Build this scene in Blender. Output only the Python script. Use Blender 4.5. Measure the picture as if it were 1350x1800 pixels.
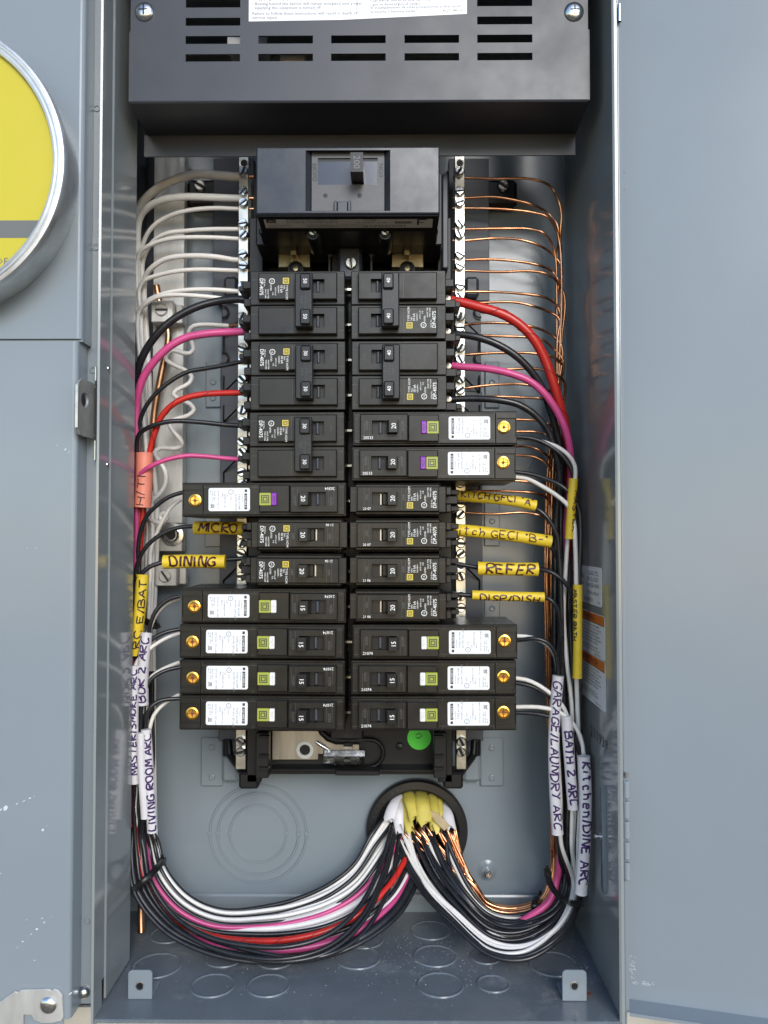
import bpy, math, random
from mathutils import Matrix, Vector, Euler
random.seed(7)
R = math.radians
for o in list(bpy.data.objects): bpy.data.objects.remove(o)
scene = bpy.context.scene
col = scene.collection

# ------------------------------------------------------------------ camera, sky, sun, exposure
S = 0.001                       # all sizes below are millimetres
DB = 722.0                      # camera to the back of the box
FPX = 1450.0                    # focal length in pixels of the 1350 x 1800 photograph
PITCH = math.atan(43 / FPX); YAW = math.atan(11 / FPX)
cam_d = bpy.data.cameras.new('camera'); cam = bpy.data.objects.new('camera', cam_d); col.objects.link(cam)
cam_d.sensor_fit = 'VERTICAL'; cam_d.sensor_height = 36.0; cam_d.lens = FPX / 1800 * 36
cam_d.clip_start = 0.01; cam_d.clip_end = 200
cam.location = (0, -DB * S, 0)
cam.rotation_euler = (R(90) + PITCH, 0, YAW)
scene.camera = cam
SUN_EL, SUN_AZ = 25.0, 14.0    # elevation; azimuth from straight in front of the box, minus = from the left
world = bpy.data.worlds.new('World'); scene.world = world; world.use_nodes = True
wn = world.node_tree; wn.nodes.clear()
sky = wn.nodes.new('ShaderNodeTexSky'); sky.sky_type = 'NISHITA'; sky.sun_disc = False
sky.sun_elevation = R(SUN_EL); sky.sun_rotation = R(180 - SUN_AZ)
sky.air_density = 1.0; sky.dust_density = 0.3; sky.ozone_density = 2.0
bg = wn.nodes.new('ShaderNodeBackground'); bg.inputs[1].default_value = 0.15
wo = wn.nodes.new('ShaderNodeOutputWorld')
wn.links.new(sky.outputs[0], bg.inputs[0]); wn.links.new(bg.outputs[0], wo.inputs[0])
sun_d = bpy.data.lights.new('sun', 'SUN'); sun_d.energy = 1.4; sun_d.angle = R(26); sun_d.color = (1, 0.97, 0.925)
sun = bpy.data.objects.new('sun', sun_d); col.objects.link(sun)
_sd = Vector((math.sin(R(SUN_AZ)) * math.cos(R(SUN_EL)), -math.cos(R(SUN_AZ)) * math.cos(R(SUN_EL)), math.sin(R(SUN_EL))))
sun.rotation_euler = (-_sd).to_track_quat('-Z', 'Y').to_euler()
sun.location = (0, -3, 3)
vs = scene.view_settings
vs.view_transform = 'Standard'; vs.look = 'None'; vs.gamma = 1; vs.use_curve_mapping = False
vs.exposure = 0.66
scene.cycles.max_bounces = 8; scene.cycles.diffuse_bounces = 4; scene.cycles.glossy_bounces = 4
scene.cycles.caustics_reflective = False; scene.cycles.caustics_refractive = False
scene.cycles.sample_clamp_indirect = 4.0

# ------------------------------------------------------------------ coordinates
# every shape is given as (x, y, w) in mm: x right, y up, w out of the wall (0 = back of the box)
_rot = Euler(cam.rotation_euler).to_matrix()
def at(px, py, d):
    """point of the place at distance d (mm, along the wall normal) seen at photo pixel px, py"""
    v = _rot @ Vector(((px - 675) / FPX, -(py - 900) / FPX, -1))
    k = d / v.y
    return (v.x * k, v.z * k, DB - d)
def on_floor(px, py, y):
    v = _rot @ Vector(((px - 675) / FPX, -(py - 900) / FPX, -1))
    k = y / v.z
    return (v.x * k, y, DB - v.y * k)
def W3(p): return (p[0] * S, -p[2] * S, p[1] * S)

# ------------------------------------------------------------------ materials
MATS = {}
def mat(name, base, rough=0.5, metal=0.0, spec=0.5, vary=0.0, vscale=60, bump=0.0, bscale=800, rvary=0.0, rscale=40,
        base2=None, stretch=None, coat=0.0, spots=None, emit=None):
    m = bpy.data.materials.new(name); m.use_nodes = True
    nt = m.node_tree; p = nt.nodes['Principled BSDF']
    p.inputs['Base Color'].default_value = (*base, 1); p.inputs['Roughness'].default_value = rough
    p.inputs['Metallic'].default_value = metal; p.inputs['Specular IOR Level'].default_value = spec
    if coat: p.inputs['Coat Weight'].default_value = coat; p.inputs['Coat Roughness'].default_value = 0.12
    tc = nt.nodes.new('ShaderNodeNewGeometry'); src = tc.outputs['Position']
    if stretch:
        mp = nt.nodes.new('ShaderNodeMapping'); mp.inputs['Scale'].default_value = stretch
        nt.links.new(src, mp.inputs[0]); src = mp.outputs[0]
    def noise(sc, det=4, rgh=0.6):
        n = nt.nodes.new('ShaderNodeTexNoise'); n.inputs['Scale'].default_value = sc
        n.inputs['Detail'].default_value = det; n.inputs['Roughness'].default_value = rgh
        nt.links.new(src, n.inputs['Vector']); return n.outputs['Fac']
    def ramp(f, a, b, ca=0.0, cb=1.0):
        r = nt.nodes.new('ShaderNodeMapRange'); r.inputs[1].default_value = a; r.inputs[2].default_value = b
        r.inputs[3].default_value = ca; r.inputs[4].default_value = cb
        nt.links.new(f, r.inputs[0]); return r.outputs[0]
    cur = None
    if vary or base2:
        mx = nt.nodes.new('ShaderNodeMix'); mx.data_type = 'RGBA'
        b2 = base2 or tuple(c * (1 - vary) for c in base)
        mx.inputs[6].default_value = (*base, 1); mx.inputs[7].default_value = (*b2, 1)
        nt.links.new(ramp(noise(vscale, 6), 0.35, 0.68), mx.inputs[0]); cur = mx.outputs[2]
    if spots:
        c2, sc, lo, hi = spots
        mx = nt.nodes.new('ShaderNodeMix'); mx.data_type = 'RGBA'
        if cur: nt.links.new(cur, mx.inputs[6])
        else: mx.inputs[6].default_value = (*base, 1)
        mx.inputs[7].default_value = (*c2, 1)
        nt.links.new(ramp(noise(sc, 8, 0.72), lo, hi), mx.inputs[0]); cur = mx.outputs[2]
    if cur: nt.links.new(cur, p.inputs['Base Color'])
    if rvary:
        nt.links.new(ramp(noise(rscale, 5), 0.3, 0.7, max(rough - rvary, 0.02), rough + rvary), p.inputs['Roughness'])
    if bump:
        b = nt.nodes.new('ShaderNodeBump'); b.inputs['Strength'].default_value = bump; b.inputs['Distance'].default_value = 0.0004
        nt.links.new(noise(bscale, 3), b.inputs['Height']); nt.links.new(b.outputs[0], p.inputs['Normal'])
    MATS[name] = m
    return m
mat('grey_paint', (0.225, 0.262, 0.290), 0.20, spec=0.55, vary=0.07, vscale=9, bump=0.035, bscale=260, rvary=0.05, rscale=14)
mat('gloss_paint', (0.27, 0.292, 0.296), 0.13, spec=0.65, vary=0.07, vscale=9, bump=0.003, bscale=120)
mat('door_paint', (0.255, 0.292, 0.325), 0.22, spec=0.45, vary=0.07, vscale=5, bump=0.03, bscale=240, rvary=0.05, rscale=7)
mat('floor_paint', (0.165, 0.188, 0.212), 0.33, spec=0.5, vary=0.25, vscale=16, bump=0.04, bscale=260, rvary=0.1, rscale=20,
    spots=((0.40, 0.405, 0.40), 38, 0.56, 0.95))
mat('cover_paint', (0.046, 0.049, 0.058), 0.38, vary=0.12, vscale=30, bump=0.05, bscale=500, rvary=0.06, rscale=25)
mat('scratch', (0.62, 0.66, 0.70), 0.5)
mat('black_plastic', (0.0165, 0.0150, 0.0125), 0.34, spec=0.36, vary=0.4, vscale=90, bump=0.06, bscale=1500, rvary=0.10, rscale=60,
    spots=((0.055, 0.050, 0.043), 420, 0.64, 0.9))
mat('breaker_edge', (0.10, 0.10, 0.095), 0.45)
mat('handle_plastic', (0.013, 0.013, 0.014), 0.30, spec=0.36, bump=0.03, bscale=1200)
mat('fascia_plastic', (0.085, 0.085, 0.09), 0.42, vary=0.15, vscale=200, bump=0.08, bscale=1400)
mat('slide_gloss', (0.055, 0.066, 0.095), 0.16, vary=0.1, vscale=60)
mat('main_plastic', (0.034, 0.038, 0.048), 0.27, vary=0.2, vscale=40, bump=0.04, bscale=900, rvary=0.08, rscale=40)
mat('slate_plastic', (0.055, 0.062, 0.080), 0.42, vary=0.15, vscale=60)
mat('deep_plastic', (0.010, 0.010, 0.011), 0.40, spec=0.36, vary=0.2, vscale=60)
mat('zinc', (0.74, 0.75, 0.76), 0.24, metal=1, vary=0.25, vscale=160, rvary=0.08, rscale=200)
mat('tin_bar', (0.60, 0.585, 0.52), 0.33, metal=1, vary=0.25, vscale=120, rvary=0.09, rscale=100, bump=0.04, bscale=700)
mat('aluminium', (0.66, 0.65, 0.62), 0.45, metal=0.4, vary=0.38, vscale=45, rvary=0.1, rscale=60, bump=0.12, bscale=350,
    stretch=(1, 1, 0.22))
mat('ring_metal', (0.80, 0.81, 0.81), 0.52, metal=1, vary=0.2, vscale=50, rvary=0.08, rscale=40, bump=0.06, bscale=300)
mat('steel', (0.42, 0.41, 0.39), 0.40, metal=0.45, vary=0.3, vscale=80, rvary=0.1)
mat('bus_metal', (0.50, 0.46, 0.40), 0.36, metal=1, vary=0.35, vscale=70, rvary=0.1, bump=0.15, bscale=300, stretch=(1, 1, 0.15))
mat('bronze', (0.42, 0.36, 0.22), 0.36, metal=1, vary=0.3, vscale=90, rvary=0.1)
mat('brass', (0.90, 0.52, 0.10), 0.24, metal=1, vary=0.25, vscale=200, rvary=0.08)
mat('copper', (0.80, 0.42, 0.24), 0.27, metal=1, base2=(0.52, 0.22, 0.10), vscale=90, rvary=0.08)
mat('copper_rod', (0.68, 0.38, 0.22), 0.38, metal=1, vary=0.45, vscale=60, rvary=0.1)
mat('white_wire', (0.84, 0.81, 0.77), 0.34, vary=0.10, vscale=50, rvary=0.08)
mat('black_wire', (0.020, 0.021, 0.025), 0.30, vary=0.35, vscale=110, rvary=0.1, rscale=90)
mat('red_wire', (0.62, 0.030, 0.022), 0.30, vary=0.18, vscale=70)
mat('red_seam', (0.26, 0.01, 0.01), 0.4)
mat('pink_wire', (0.68, 0.085, 0.27), 0.32, vary=0.15, vscale=60)
mat('yellow_sleeve', (0.84, 0.60, 0.035), 0.48, vary=0.16, vscale=55, bump=0.5, bscale=70, spots=((0.34, 0.25, 0.05), 190, 0.66, 0.9))
mat('white_sleeve', (0.74, 0.72, 0.75), 0.46, vary=0.10, vscale=60, bump=0.5, bscale=70, spots=((0.42, 0.38, 0.45), 190, 0.68, 0.92))
mat('orange_sleeve', (0.86, 0.27, 0.18), 0.5, vary=0.14, vscale=60, bump=0.5, bscale=70)
mat('sheath_yellow', (0.66, 0.55, 0.10), 0.5, vary=0.2, vscale=60, bump=0.1, bscale=160, spots=((0.30, 0.26, 0.12), 240, 0.62, 0.85))
mat('paper_filler', (0.60, 0.46, 0.27), 0.8, vary=0.25, vscale=120, bump=0.3, bscale=300)
mat('purple_ink', (0.045, 0.014, 0.11), 0.45)
mat('brown_ink', (0.060, 0.012, 0.016), 0.45)
mat('black_ink', (0.018, 0.016, 0.02), 0.5)
mat('label_white', (0.86, 0.87, 0.89), 0.38, vary=0.05, vscale=80)
mat('label_cream', (0.58, 0.56, 0.55), 0.4, vary=0.12, vscale=80)
mat('print_grey', (0.16, 0.16, 0.18), 0.5)
mat('print_dark', (0.035, 0.035, 0.04), 0.5)
mat('print_white', (0.86, 0.86, 0.83), 0.5)
mat('emboss', (0.034, 0.033, 0.032), 0.42)
mat('print_yellow', (0.78, 0.60, 0.05), 0.45)
mat('emblem_green', (0.36, 0.40, 0.055), 0.42)
mat('purple_button', (0.24, 0.03, 0.40), 0.4)
mat('white_button', (0.80, 0.79, 0.76), 0.38)
mat('warning_orange', (0.66, 0.16, 0.025), 0.4)
mat('sticker_green', (0.10, 0.80, 0.06), 0.4)
mat('disc_yellow', (0.60, 0.51, 0.028), 0.42, vary=0.04, vscale=20, spots=((0.42, 0.34, 0.02), 300, 0.72, 0.9))
mat('disc_grey', (0.15, 0.155, 0.15), 0.45)
mat('nylon_clear', (0.60, 0.62, 0.60), 0.3)
mat('rust', (0.22, 0.06, 0.03), 0.8, vary=0.4, vscale=200)
mat('debris', (0.72, 0.68, 0.60), 0.8, vary=0.3, vscale=900)
mat('stucco', (0.66, 0.61, 0.53), 0.9, vary=0.22, vscale=14, bump=1.0, bscale=120)
mat('ground_earth', (0.21, 0.165, 0.115), 0.95, vary=0.35, vscale=2.5)

# ------------------------------------------------------------------ mesh builder
MESHES = {}
class MB:
    def __init__(s, *mats): s.v = []; s.f = []; s.m = []; s.sm = []; s.mats = list(mats); s.cur = 0
    def use(s, name):
        if name not in s.mats: s.mats.append(name)
        s.cur = s.mats.index(name); return s
    def add(s, vs_, fs, smooth=False):
        b = len(s.v); s.v.extend(vs_)
        for f in fs:
            s.f.append(tuple(b + i for i in f)); s.m.append(s.cur); s.sm.append(smooth)
        return s
    def box(s, x0, x1, y0, y1, w0, w1, c=0.3):
        if x0 > x1: x0, x1 = x1, x0
        if y0 > y1: y0, y1 = y1, y0
        if w0 > w1: w0, w1 = w1, w0
        c = min(c, (x1 - x0) * .45, (y1 - y0) * .45, (w1 - w0) * .45)
        if c <= 0:
            P = [(x, y, w) for w in (w0, w1) for y in (y0, y1) for x in (x0, x1)]
            return s.add(P, [(0, 2, 3, 1), (4, 5, 7, 6), (0, 1, 5, 4), (2, 6, 7, 3), (0, 4, 6, 2), (1, 3, 7, 5)])
        V = []; idx = {}
        for i, (X, sx) in enumerate(((x0, 1), (x1, -1))):
            for j, (Y, sy) in enumerate(((y0, 1), (y1, -1))):
                for k, (Wv, sw) in enumerate(((w0, 1), (w1, -1))):
                    idx[i, j, k, 0] = len(V); V.append((X, Y + sy * c, Wv + sw * c))
                    idx[i, j, k, 1] = len(V); V.append((X + sx * c, Y, Wv + sw * c))
                    idx[i, j, k, 2] = len(V); V.append((X + sx * c, Y + sy * c, Wv))
        F = []
        q = idx
        for i in (0, 1):
            F.append((q[i,0,0,0], q[i,0,1,0], q[i,1,1,0], q[i,1,0,0]) if i == 0 else (q[i,0,0,0], q[i,1,0,0], q[i,1,1,0], q[i,0,1,0]))
            F.append((q[0,i,0,1], q[1,i,0,1], q[1,i,1,1], q[0,i,1,1]) if i == 0 else (q[0,i,0,1], q[0,i,1,1], q[1,i,1,1], q[1,i,0,1]))
            F.append((q[0,0,i,2], q[0,1,i,2], q[1,1,i,2], q[1,0,i,2]) if i == 0 else (q[0,0,i,2], q[1,0,i,2], q[1,1,i,2], q[0,1,i,2]))
        for i in (0, 1):
            for j in (0, 1):
                F.append((q[i,j,0,0], q[i,j,1,0], q[i,j,1,1], q[i,j,0,1]))
                F.append((q[i,0,j,0], q[i,1,j,0], q[i,1,j,2], q[i,0,j,2]))
                F.append((q[0,i,j,1], q[1,i,j,1], q[1,i,j,2], q[0,i,j,2]))
                for k in (0, 1): F.append((q[i,j,k,0], q[i,j,k,1], q[i,j,k,2]))
        return s.add(V, F)
    def frame(s, o, h, w0, w1, hb=None, wb=None, c=0.4):
        """block o=(x0,x1,y0,y1) from w0 to w1 with a rectangular opening h that goes down to hb at wb (floor there)"""
        hb = hb or h; wb = w0 if wb is None else wb
        def rc(r, g=0): return [(r[0] + g, r[2] + g), (r[1] - g, r[2] + g), (r[1] - g, r[3] - g), (r[0] + g, r[3] - g)]
        V = []
        for r, g, w in ((o, 0, w0), (o, 0, w1 - c), (o, c, w1), (h, 0, w1), (hb, 0, wb)):
            V += [(x, y, w) for x, y in rc(r, g)]
        F = []
        for a in range(4):
            for i in range(4):
                j = (i + 1) % 4; F.append((a * 4 + i, a * 4 + j, a * 4 + 4 + j, a * 4 + 4 + i))
        F.append((16, 17, 18, 19))
        return s.add(V, F)
    def prism(s, poly, w0, w1, c=0.0):
        """polygon in x,y (counter-clockwise) from w0 to w1"""
        n = len(poly)
        V = [(x, y, w0) for x, y in poly] + [(x, y, w1 - c) for x, y in poly]
        F = [tuple(range(n - 1, -1, -1))]
        rings = 1
        if c:
            cx = sum(p[0] for p in poly) / n; cy = sum(p[1] for p in poly) / n
            top = []
            for i, (x, y) in enumerate(poly):
                (x0, y0), (x2, y2) = poly[i - 1], poly[(i + 1) % n]
                a = Vector((x - x0, y - y0)).normalized(); b = Vector((x2 - x, y2 - y)).normalized()
                nn = Vector((-(a.y + b.y), a.x + b.x))
                if nn.length < 1e-6: nn = Vector((-a.y, a.x))
                nn.normalize(); k = max(0.4, nn.dot(Vector((-a.y, a.x))))
                top.append((x + nn.x * c / k, y + nn.y * c / k, w1))
            V += top; rings = 2
        for r in range(rings):
            for i in range(n):
                j = (i + 1) % n; F.append((r * n + i, r * n + j, r * n + n + j, r * n + n + i))
        F.append(tuple(range(rings * n, rings * n + n)))
        return s.add(V, F)
    def extrude_x(s, prof, x0, x1):
        """profile in (y, w) swept along x"""
        n = len(prof)
        V = [(x0, y, w) for y, w in prof] + [(x1, y, w) for y, w in prof]
        F = [tuple(range(n)), tuple(range(2 * n - 1, n - 1, -1))]
        for i in range(n):
            j = (i + 1) % n; F.append((i, n + i, n + j, j))
        return s.add(V, F)
    def extrude_y(s, prof, y0, y1):
        """profile in (x, w) swept along y"""
        n = len(prof)
        V = [(x, y0, w) for x, w in prof] + [(x, y1, w) for x, w in prof]
        F = [tuple(range(n)), tuple(range(2 * n - 1, n - 1, -1))]
        for i in range(n):
            j = (i + 1) % n; F.append((i, n + i, n + j, j))
        return s.add(V, F)
    def lathe(s, c, prof, n=20, axis='w', smooth=True, sx=1.0):
        """profile [(r, h)...] about an axis through c"""
        ax = {'w': ((1,0,0),(0,1,0),(0,0,1)), 'y': ((1,0,0),(0,0,-1),(0,1,0)), 'x': ((0,1,0),(0,0,1),(1,0,0))}[axis] if isinstance(axis, str) else axis
        e1, e2, e3 = (Vector(a) for a in ax)
        C = Vector(c)
        # split the profile at sharp corners so that smooth shading stays crisp there
        runs = [[prof[0]]]
        for k in range(1, len(prof)):
            if len(runs[-1]) >= 2:
                a = Vector(prof[k - 1]) - Vector(runs[-1][-2]); b_ = Vector(prof[k]) - Vector(prof[k - 1])
                if a.length > 1e-9 and b_.length > 1e-9 and a.angle(b_) > 0.56: runs.append([prof[k - 1]])
            runs[-1].append(prof[k])
        for run in runs:
            V = []; F = []
            for r, h in run:
                for i in range(n):
                    a = 2 * math.pi * i / n
                    p = C + e1 * (r * math.cos(a) * sx) + e2 * (r * math.sin(a)) + e3 * h
                    V.append(tuple(p))
            for k in range(len(run) - 1):
                for i in range(n):
                    j = (i + 1) % n; F.append((k * n + i, k * n + j, k * n + n + j, k * n + n + i))
            s.add(V, F, smooth)
        if prof[-1][0] > 1e-4:
            b = len(s.v) - n; s.f.append(tuple(range(b, b + n))); s.m.append(s.cur); s.sm.append(False)
        return s
    def tube(s, pts, r, n=9, caps=True, flat=1.0, rfun=None):
        """round tube along world points; frames by parallel transport"""
        P = [Vector(p) for p in pts]; N = len(P)
        T = [(P[min(i + 1, N - 1)] - P[max(i - 1, 0)]).normalized() for i in range(N)]
        up = Vector((0, 0, 1)) if abs(T[0].z) < 0.9 else Vector((0, 1, 0))
        side = T[0].cross(up).normalized()
        V = []; F = []
        for i in range(N):
            side = (side - T[i] * side.dot(T[i]))
            if side.length < 1e-6: side = T[i].orthogonal()
            side.normalize(); nn = side.cross(T[i])
            rr = rfun(i / (N - 1)) * r if rfun else r
            for k in range(n):
                a = 2 * math.pi * k / n
                V.append(tuple(P[i] + side * (rr * math.cos(a)) + nn * (rr * flat * math.sin(a))))
        for i in range(N - 1):
            for k in range(n):
                j = (k + 1) % n; F.append((i * n + k, i * n + j, i * n + n + j, i * n + n + k))
        s.add(V, F, True)
        if caps: s.add([V[k] for k in range(n)] + V[-n:], [tuple(range(n - 1, -1, -1)), tuple(range(n, 2 * n))])
        return s
    def plate(s, xc, yc, holes, w0, w1):
        """flat plate cut on a grid; holes = set of (i, j) cells left open, with their walls"""
        nx, ny = len(xc) - 1, len(yc) - 1
        for i in range(nx):
            for j in range(ny):
                if (i, j) in holes: continue
                a, b, c_, d = xc[i], xc[i + 1], yc[j], yc[j + 1]
                V = [(a, c_, w1), (b, c_, w1), (b, d, w1), (a, d, w1), (a, c_, w0), (b, c_, w0), (b, d, w0), (a, d, w0)]
                F = [(0, 1, 2, 3), (7, 6, 5, 4)]
                if j == 0 or (i, j - 1) in holes: F.append((0, 4, 5, 1))
                if j == ny - 1 or (i, j + 1) in holes: F.append((2, 6, 7, 3))
                if i == 0 or (i - 1, j) in holes: F.append((0, 3, 7, 4))
                if i == nx - 1 or (i + 1, j) in holes: F.append((1, 5, 6, 2))
                s.add(V, F)
        return s
    def text(s, t, x, y, w, size, rot=0, align='c', ex=None, ey=None, wide=1.0, th=0.0, res=1):
        vv, ff, wd, ht = glyphs(t, res)
        ca, sa = math.cos(R(rot)), math.sin(R(rot))
        ox = {'c': -wd / 2, 'l': 0, 'r': -wd}[align]
        V = []
        for (a, b) in vv:
            a = (a + ox) * size * wide; b = (b - 0.35) * size
            p, q = a * ca - b * sa, a * sa + b * ca
            if ex: V.append(tuple(Vector((x, y, w)) + Vector(ex) * p + Vector(ey) * q))
            else: V.append((x + p, y + q, w))
        return s.add(V, ff)
    def build(s, name, parent=None, key=None, rot180=False):
        me = bpy.data.meshes.new(name)
        me.from_pydata([W3(p) for p in s.v], [], s.f)
        for m in s.mats: me.materials.append(MATS[m])
        me.polygons.foreach_set('material_index', s.m); me.polygons.foreach_set('use_smooth', s.sm)
        me.update()
        if key: MESHES[key] = me
        return put(name, me, parent)
def put(name, me, parent=None, loc=None, rot=0.0):
    o = bpy.data.objects.new(name, me); col.objects.link(o)
    if parent: o.parent = parent
    if loc: o.location = W3(loc)
    if rot: o.rotation_euler = (0, rot, 0)
    return o
GL = {}
def glyphs(t, res=1):
    if (t, res) in GL: return GL[t, res]
    cu = bpy.data.curves.new('txt', 'FONT'); cu.body = t; cu.size = 1; cu.resolution_u = res; cu.offset = 0.0 if 'M' in t or 'N' in t else 0.007
    ob = bpy.data.objects.new('txt', cu); me = bpy.data.meshes.new_from_object(ob)
    vv = [(v.co.x, v.co.y) for v in me.vertices]; ff = [tuple(p.vertices) for p in me.polygons]
    bpy.data.objects.remove(ob); bpy.data.meshes.remove(me); bpy.data.curves.remove(cu)
    wd = max([v[0] for v in vv], default=0); ht = max([v[1] for v in vv], default=0)
    GL[t, res] = (vv, ff, wd, ht); return GL[t, res]
def tag(o, label, cat, group=None, kind=None):
    if label: o['label'] = label
    if cat: o['category'] = cat
    if group: o['group'] = group
    if kind: o['kind'] = kind
    return o
def thing(name, label, cat, loc=(0, 0, 0), rot=0.0, group=None):
    o = bpy.data.objects.new(name, None); col.objects.link(o); o.empty_display_size = 0.01
    o.location = W3(loc); o.rotation_euler = (0, rot, 0)
    return tag(o, label, cat, group)
def spline(pts, step=3.0):
    """centripetal Catmull-Rom through 3-D points"""
    P = [Vector(p) for p in pts]
    P = [P[0] * 2 - P[1]] + P + [P[-1] * 2 - P[-2]]
    out = []
    for i in range(1, len(P) - 2):
        p0, p1, p2, p3 = P[i - 1:i + 3]
        t0 = 0.0; t1 = t0 + max((p1 - p0).length, 1e-3) ** .5; t2 = t1 + max((p2 - p1).length, 1e-3) ** .5; t3 = t2 + max((p3 - p2).length, 1e-3) ** .5
        n = max(2, int((p2 - p1).length / step))
        for k in range(n):
            t = t1 + (t2 - t1) * k / n
            a1 = p0 * ((t1 - t) / (t1 - t0)) + p1 * ((t - t0) / (t1 - t0))
            a2 = p1 * ((t2 - t) / (t2 - t1)) + p2 * ((t - t1) / (t2 - t1))
            a3 = p2 * ((t3 - t) / (t3 - t2)) + p3 * ((t - t2) / (t3 - t2))
            b1 = a1 * ((t2 - t) / (t2 - t0)) + a2 * ((t - t0) / (t2 - t0))
            b2 = a2 * ((t3 - t) / (t3 - t1)) + a3 * ((t - t1) / (t3 - t1))
            out.append(tuple(b1 * ((t2 - t) / (t2 - t1)) + b2 * ((t - t1) / (t2 - t1))))
    out.append(tuple(P[-2]))
    return out
# shared screw heads: slotted pan head of radius 1 mm (scaled), slot along x
def screw_mesh(key, m, slot=0.16, dome=0.35, n=20, cross=False, dark='deep_plastic'):
    b = MB(m, dark)
    b.lathe((0, 0, 0), [(1.0, -0.6), (1.0, 0.18), (0.93, 0.26), (0.0, 0.26)], n)
    b.use(dark).box(-0.97, 0.97, -slot, slot, 0.262, 0.27, 0)
    b.use(m)
    for sgn in (1, -1):
        poly = []
        a0 = math.asin(slot)
        k = 10
        for i in range(k + 1):
            a = a0 + (math.pi - 2 * a0) * i / k
            poly.append((0.95 * math.cos(a), sgn * 0.95 * math.sin(a)))
        if sgn < 0: poly.reverse()
        b.prism(poly, 0.2, 0.26 + dome, 0.16)
    me_o = b.build('screw', None, key); bpy.data.objects.remove(me_o)
    return MESHES[key]
screw_mesh('screw_zinc', 'zinc'); screw_mesh('screw_brass', 'brass'); screw_mesh('screw_alu', 'aluminium', slot=0.12, dome=0.15)
screw_mesh('screw_bronze', 'tin_bar', slot=0.13)
def screw(parent, x, y, w, r, ang=0.0, kind='screw_zinc', name='screw'):
    o = put(name, MESHES[kind], parent, (x, y, w), R(ang)); o.scale = (r * 1.0,) * 3
    return o
# ------------------------------------------------------------------ wall and ground
YF = -322.5                     # inside floor of the box
XR = 154.5                      # right wall
XP = -198.0                     # left partition plate
XL = -232.0                     # outer left wall of the breaker compartment
YT = 430.0                      # box top
WF = DB - 560                   # front rim of the box
g = MB('ground_earth').box(-9000, 9000, -1420, -1400, -40, 14000, 0); tag(g.build('ground'), None, None, kind='structure')
sw = MB('stucco').box(-2500, 2500, -1398, 2200, -60, -14, 0)
tag(sw.build('stucco_wall'), 'cream stucco house wall showing below the open grey panel box', 'wall')

# ------------------------------------------------------------------ panel enclosure
enc = thing('panel_enclosure', 'open grey painted steel breaker box holding all the breakers and wires', 'electrical box', (0, YF, 0))
def P_(mb, name, parent=enc):
    """build in world mm under the enclosure, whose base is at its origin"""
    o = mb.build(name, parent); o.matrix_parent_inverse = Matrix.Translation(-Vector(W3((0, YF, 0)))) if parent is enc else Matrix()
    return o
def ring_groove(mb, c, r, wd, h, n=56, axis='w', bulge=1):
    mb.lathe(c, [(r - wd, 0), (r - wd * .5, h), (r + wd * .5, h), (r + wd, 0)], n, axis)
    mb.f.pop(); mb.m.pop(); mb.sm.pop()
b = MB('grey_paint').box(XL, XR + 1.2, YF - 1, YT, -2, 0, 0)
P_(b, 'back_panel')
bp = enc.children[0]
# fold along the foot of the back
b = MB('grey_paint'); yf = at(600, 1571, 722)[1]
b.extrude_x([(YF, 0.2), (YF, 3.2), (yf - 1.2, 3.2), (yf + .4, 2.4), (yf + 1.5, 0.2)], XL + .2, XR - .2); P_(b, 'back_fold')
# concentric knockouts pressed into the back
c = at(454, 1465, 722)
for r_px in (84, 70, 49):
    b = MB('grey_paint'); ring_groove(b, (c[0], c[1], 0), r_px * 722 / FPX, 1.2, 1.2); [b.box(c[0] + s_ * r_px * 722 / FPX - 1.8, c[0] + s_ * r_px * 722 / FPX + 1.8, c[1] - 1.6, c[1] + 1.6, 0, 1.35, .3) for s_ in (-1, 1)]; P_(b, 'knockout')
b = MB('grey_paint').lathe((c[0], c[1], 0), [(24.2, 0), (24.0, 0.35), (0, 0.36)], 48); P_(b, 'knockout')
# right wall with rolled front rim
b = MB('gloss_paint')
b.extrude_y([(XR, 0.1), (XR, WF - 2), (XR - 1.6, WF - 1.2), (XR - 1.9, WF + .3), (XR - .6, WF + 1.4), (XR + 1.4, WF + 1.4), (XR + 1.6, 0.1)], YF - 4, YT)
P_(b, 'right_wall')
b = MB('grey_paint').box(XR + 2.0, XR + 3.6, YF - 6, YT, WF - 30, WF - 1.0, 0.5); P_(b, 'hinge_leaf')
for py in (1402, 1438, 1473, 1509, 1545):
    z = at(1090, py, 560)[1]; z2 = at(1090, py - 31, 560)[1]
    b = MB('door_paint').lathe((XR + 3.6, z, WF + 1.2), [(1.8, 0.25), (2.1, 0.7), (2.1, z2 - z - .7), (1.8, z2 - z - .25), (0, z2 - z - .25)], 14, 'y'); P_(b, 'hinge_knuckle')
b = MB('zinc').lathe((XR + 3.6, at(1090, 1402, 560)[1] + 14, WF + 1.2), [(1.3, 0), (1.3, 3), (0, 3.6)], 12, 'y'); P_(b, 'hinge_pin')
b = MB('zinc').lathe((XR + 3.4, at(1083, 25, 560)[1], WF + 1.2), [(1.3, -6), (1.3, 6), (0, 6.4)], 12, 'y'); P_(b, 'hinge_pin')
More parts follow.
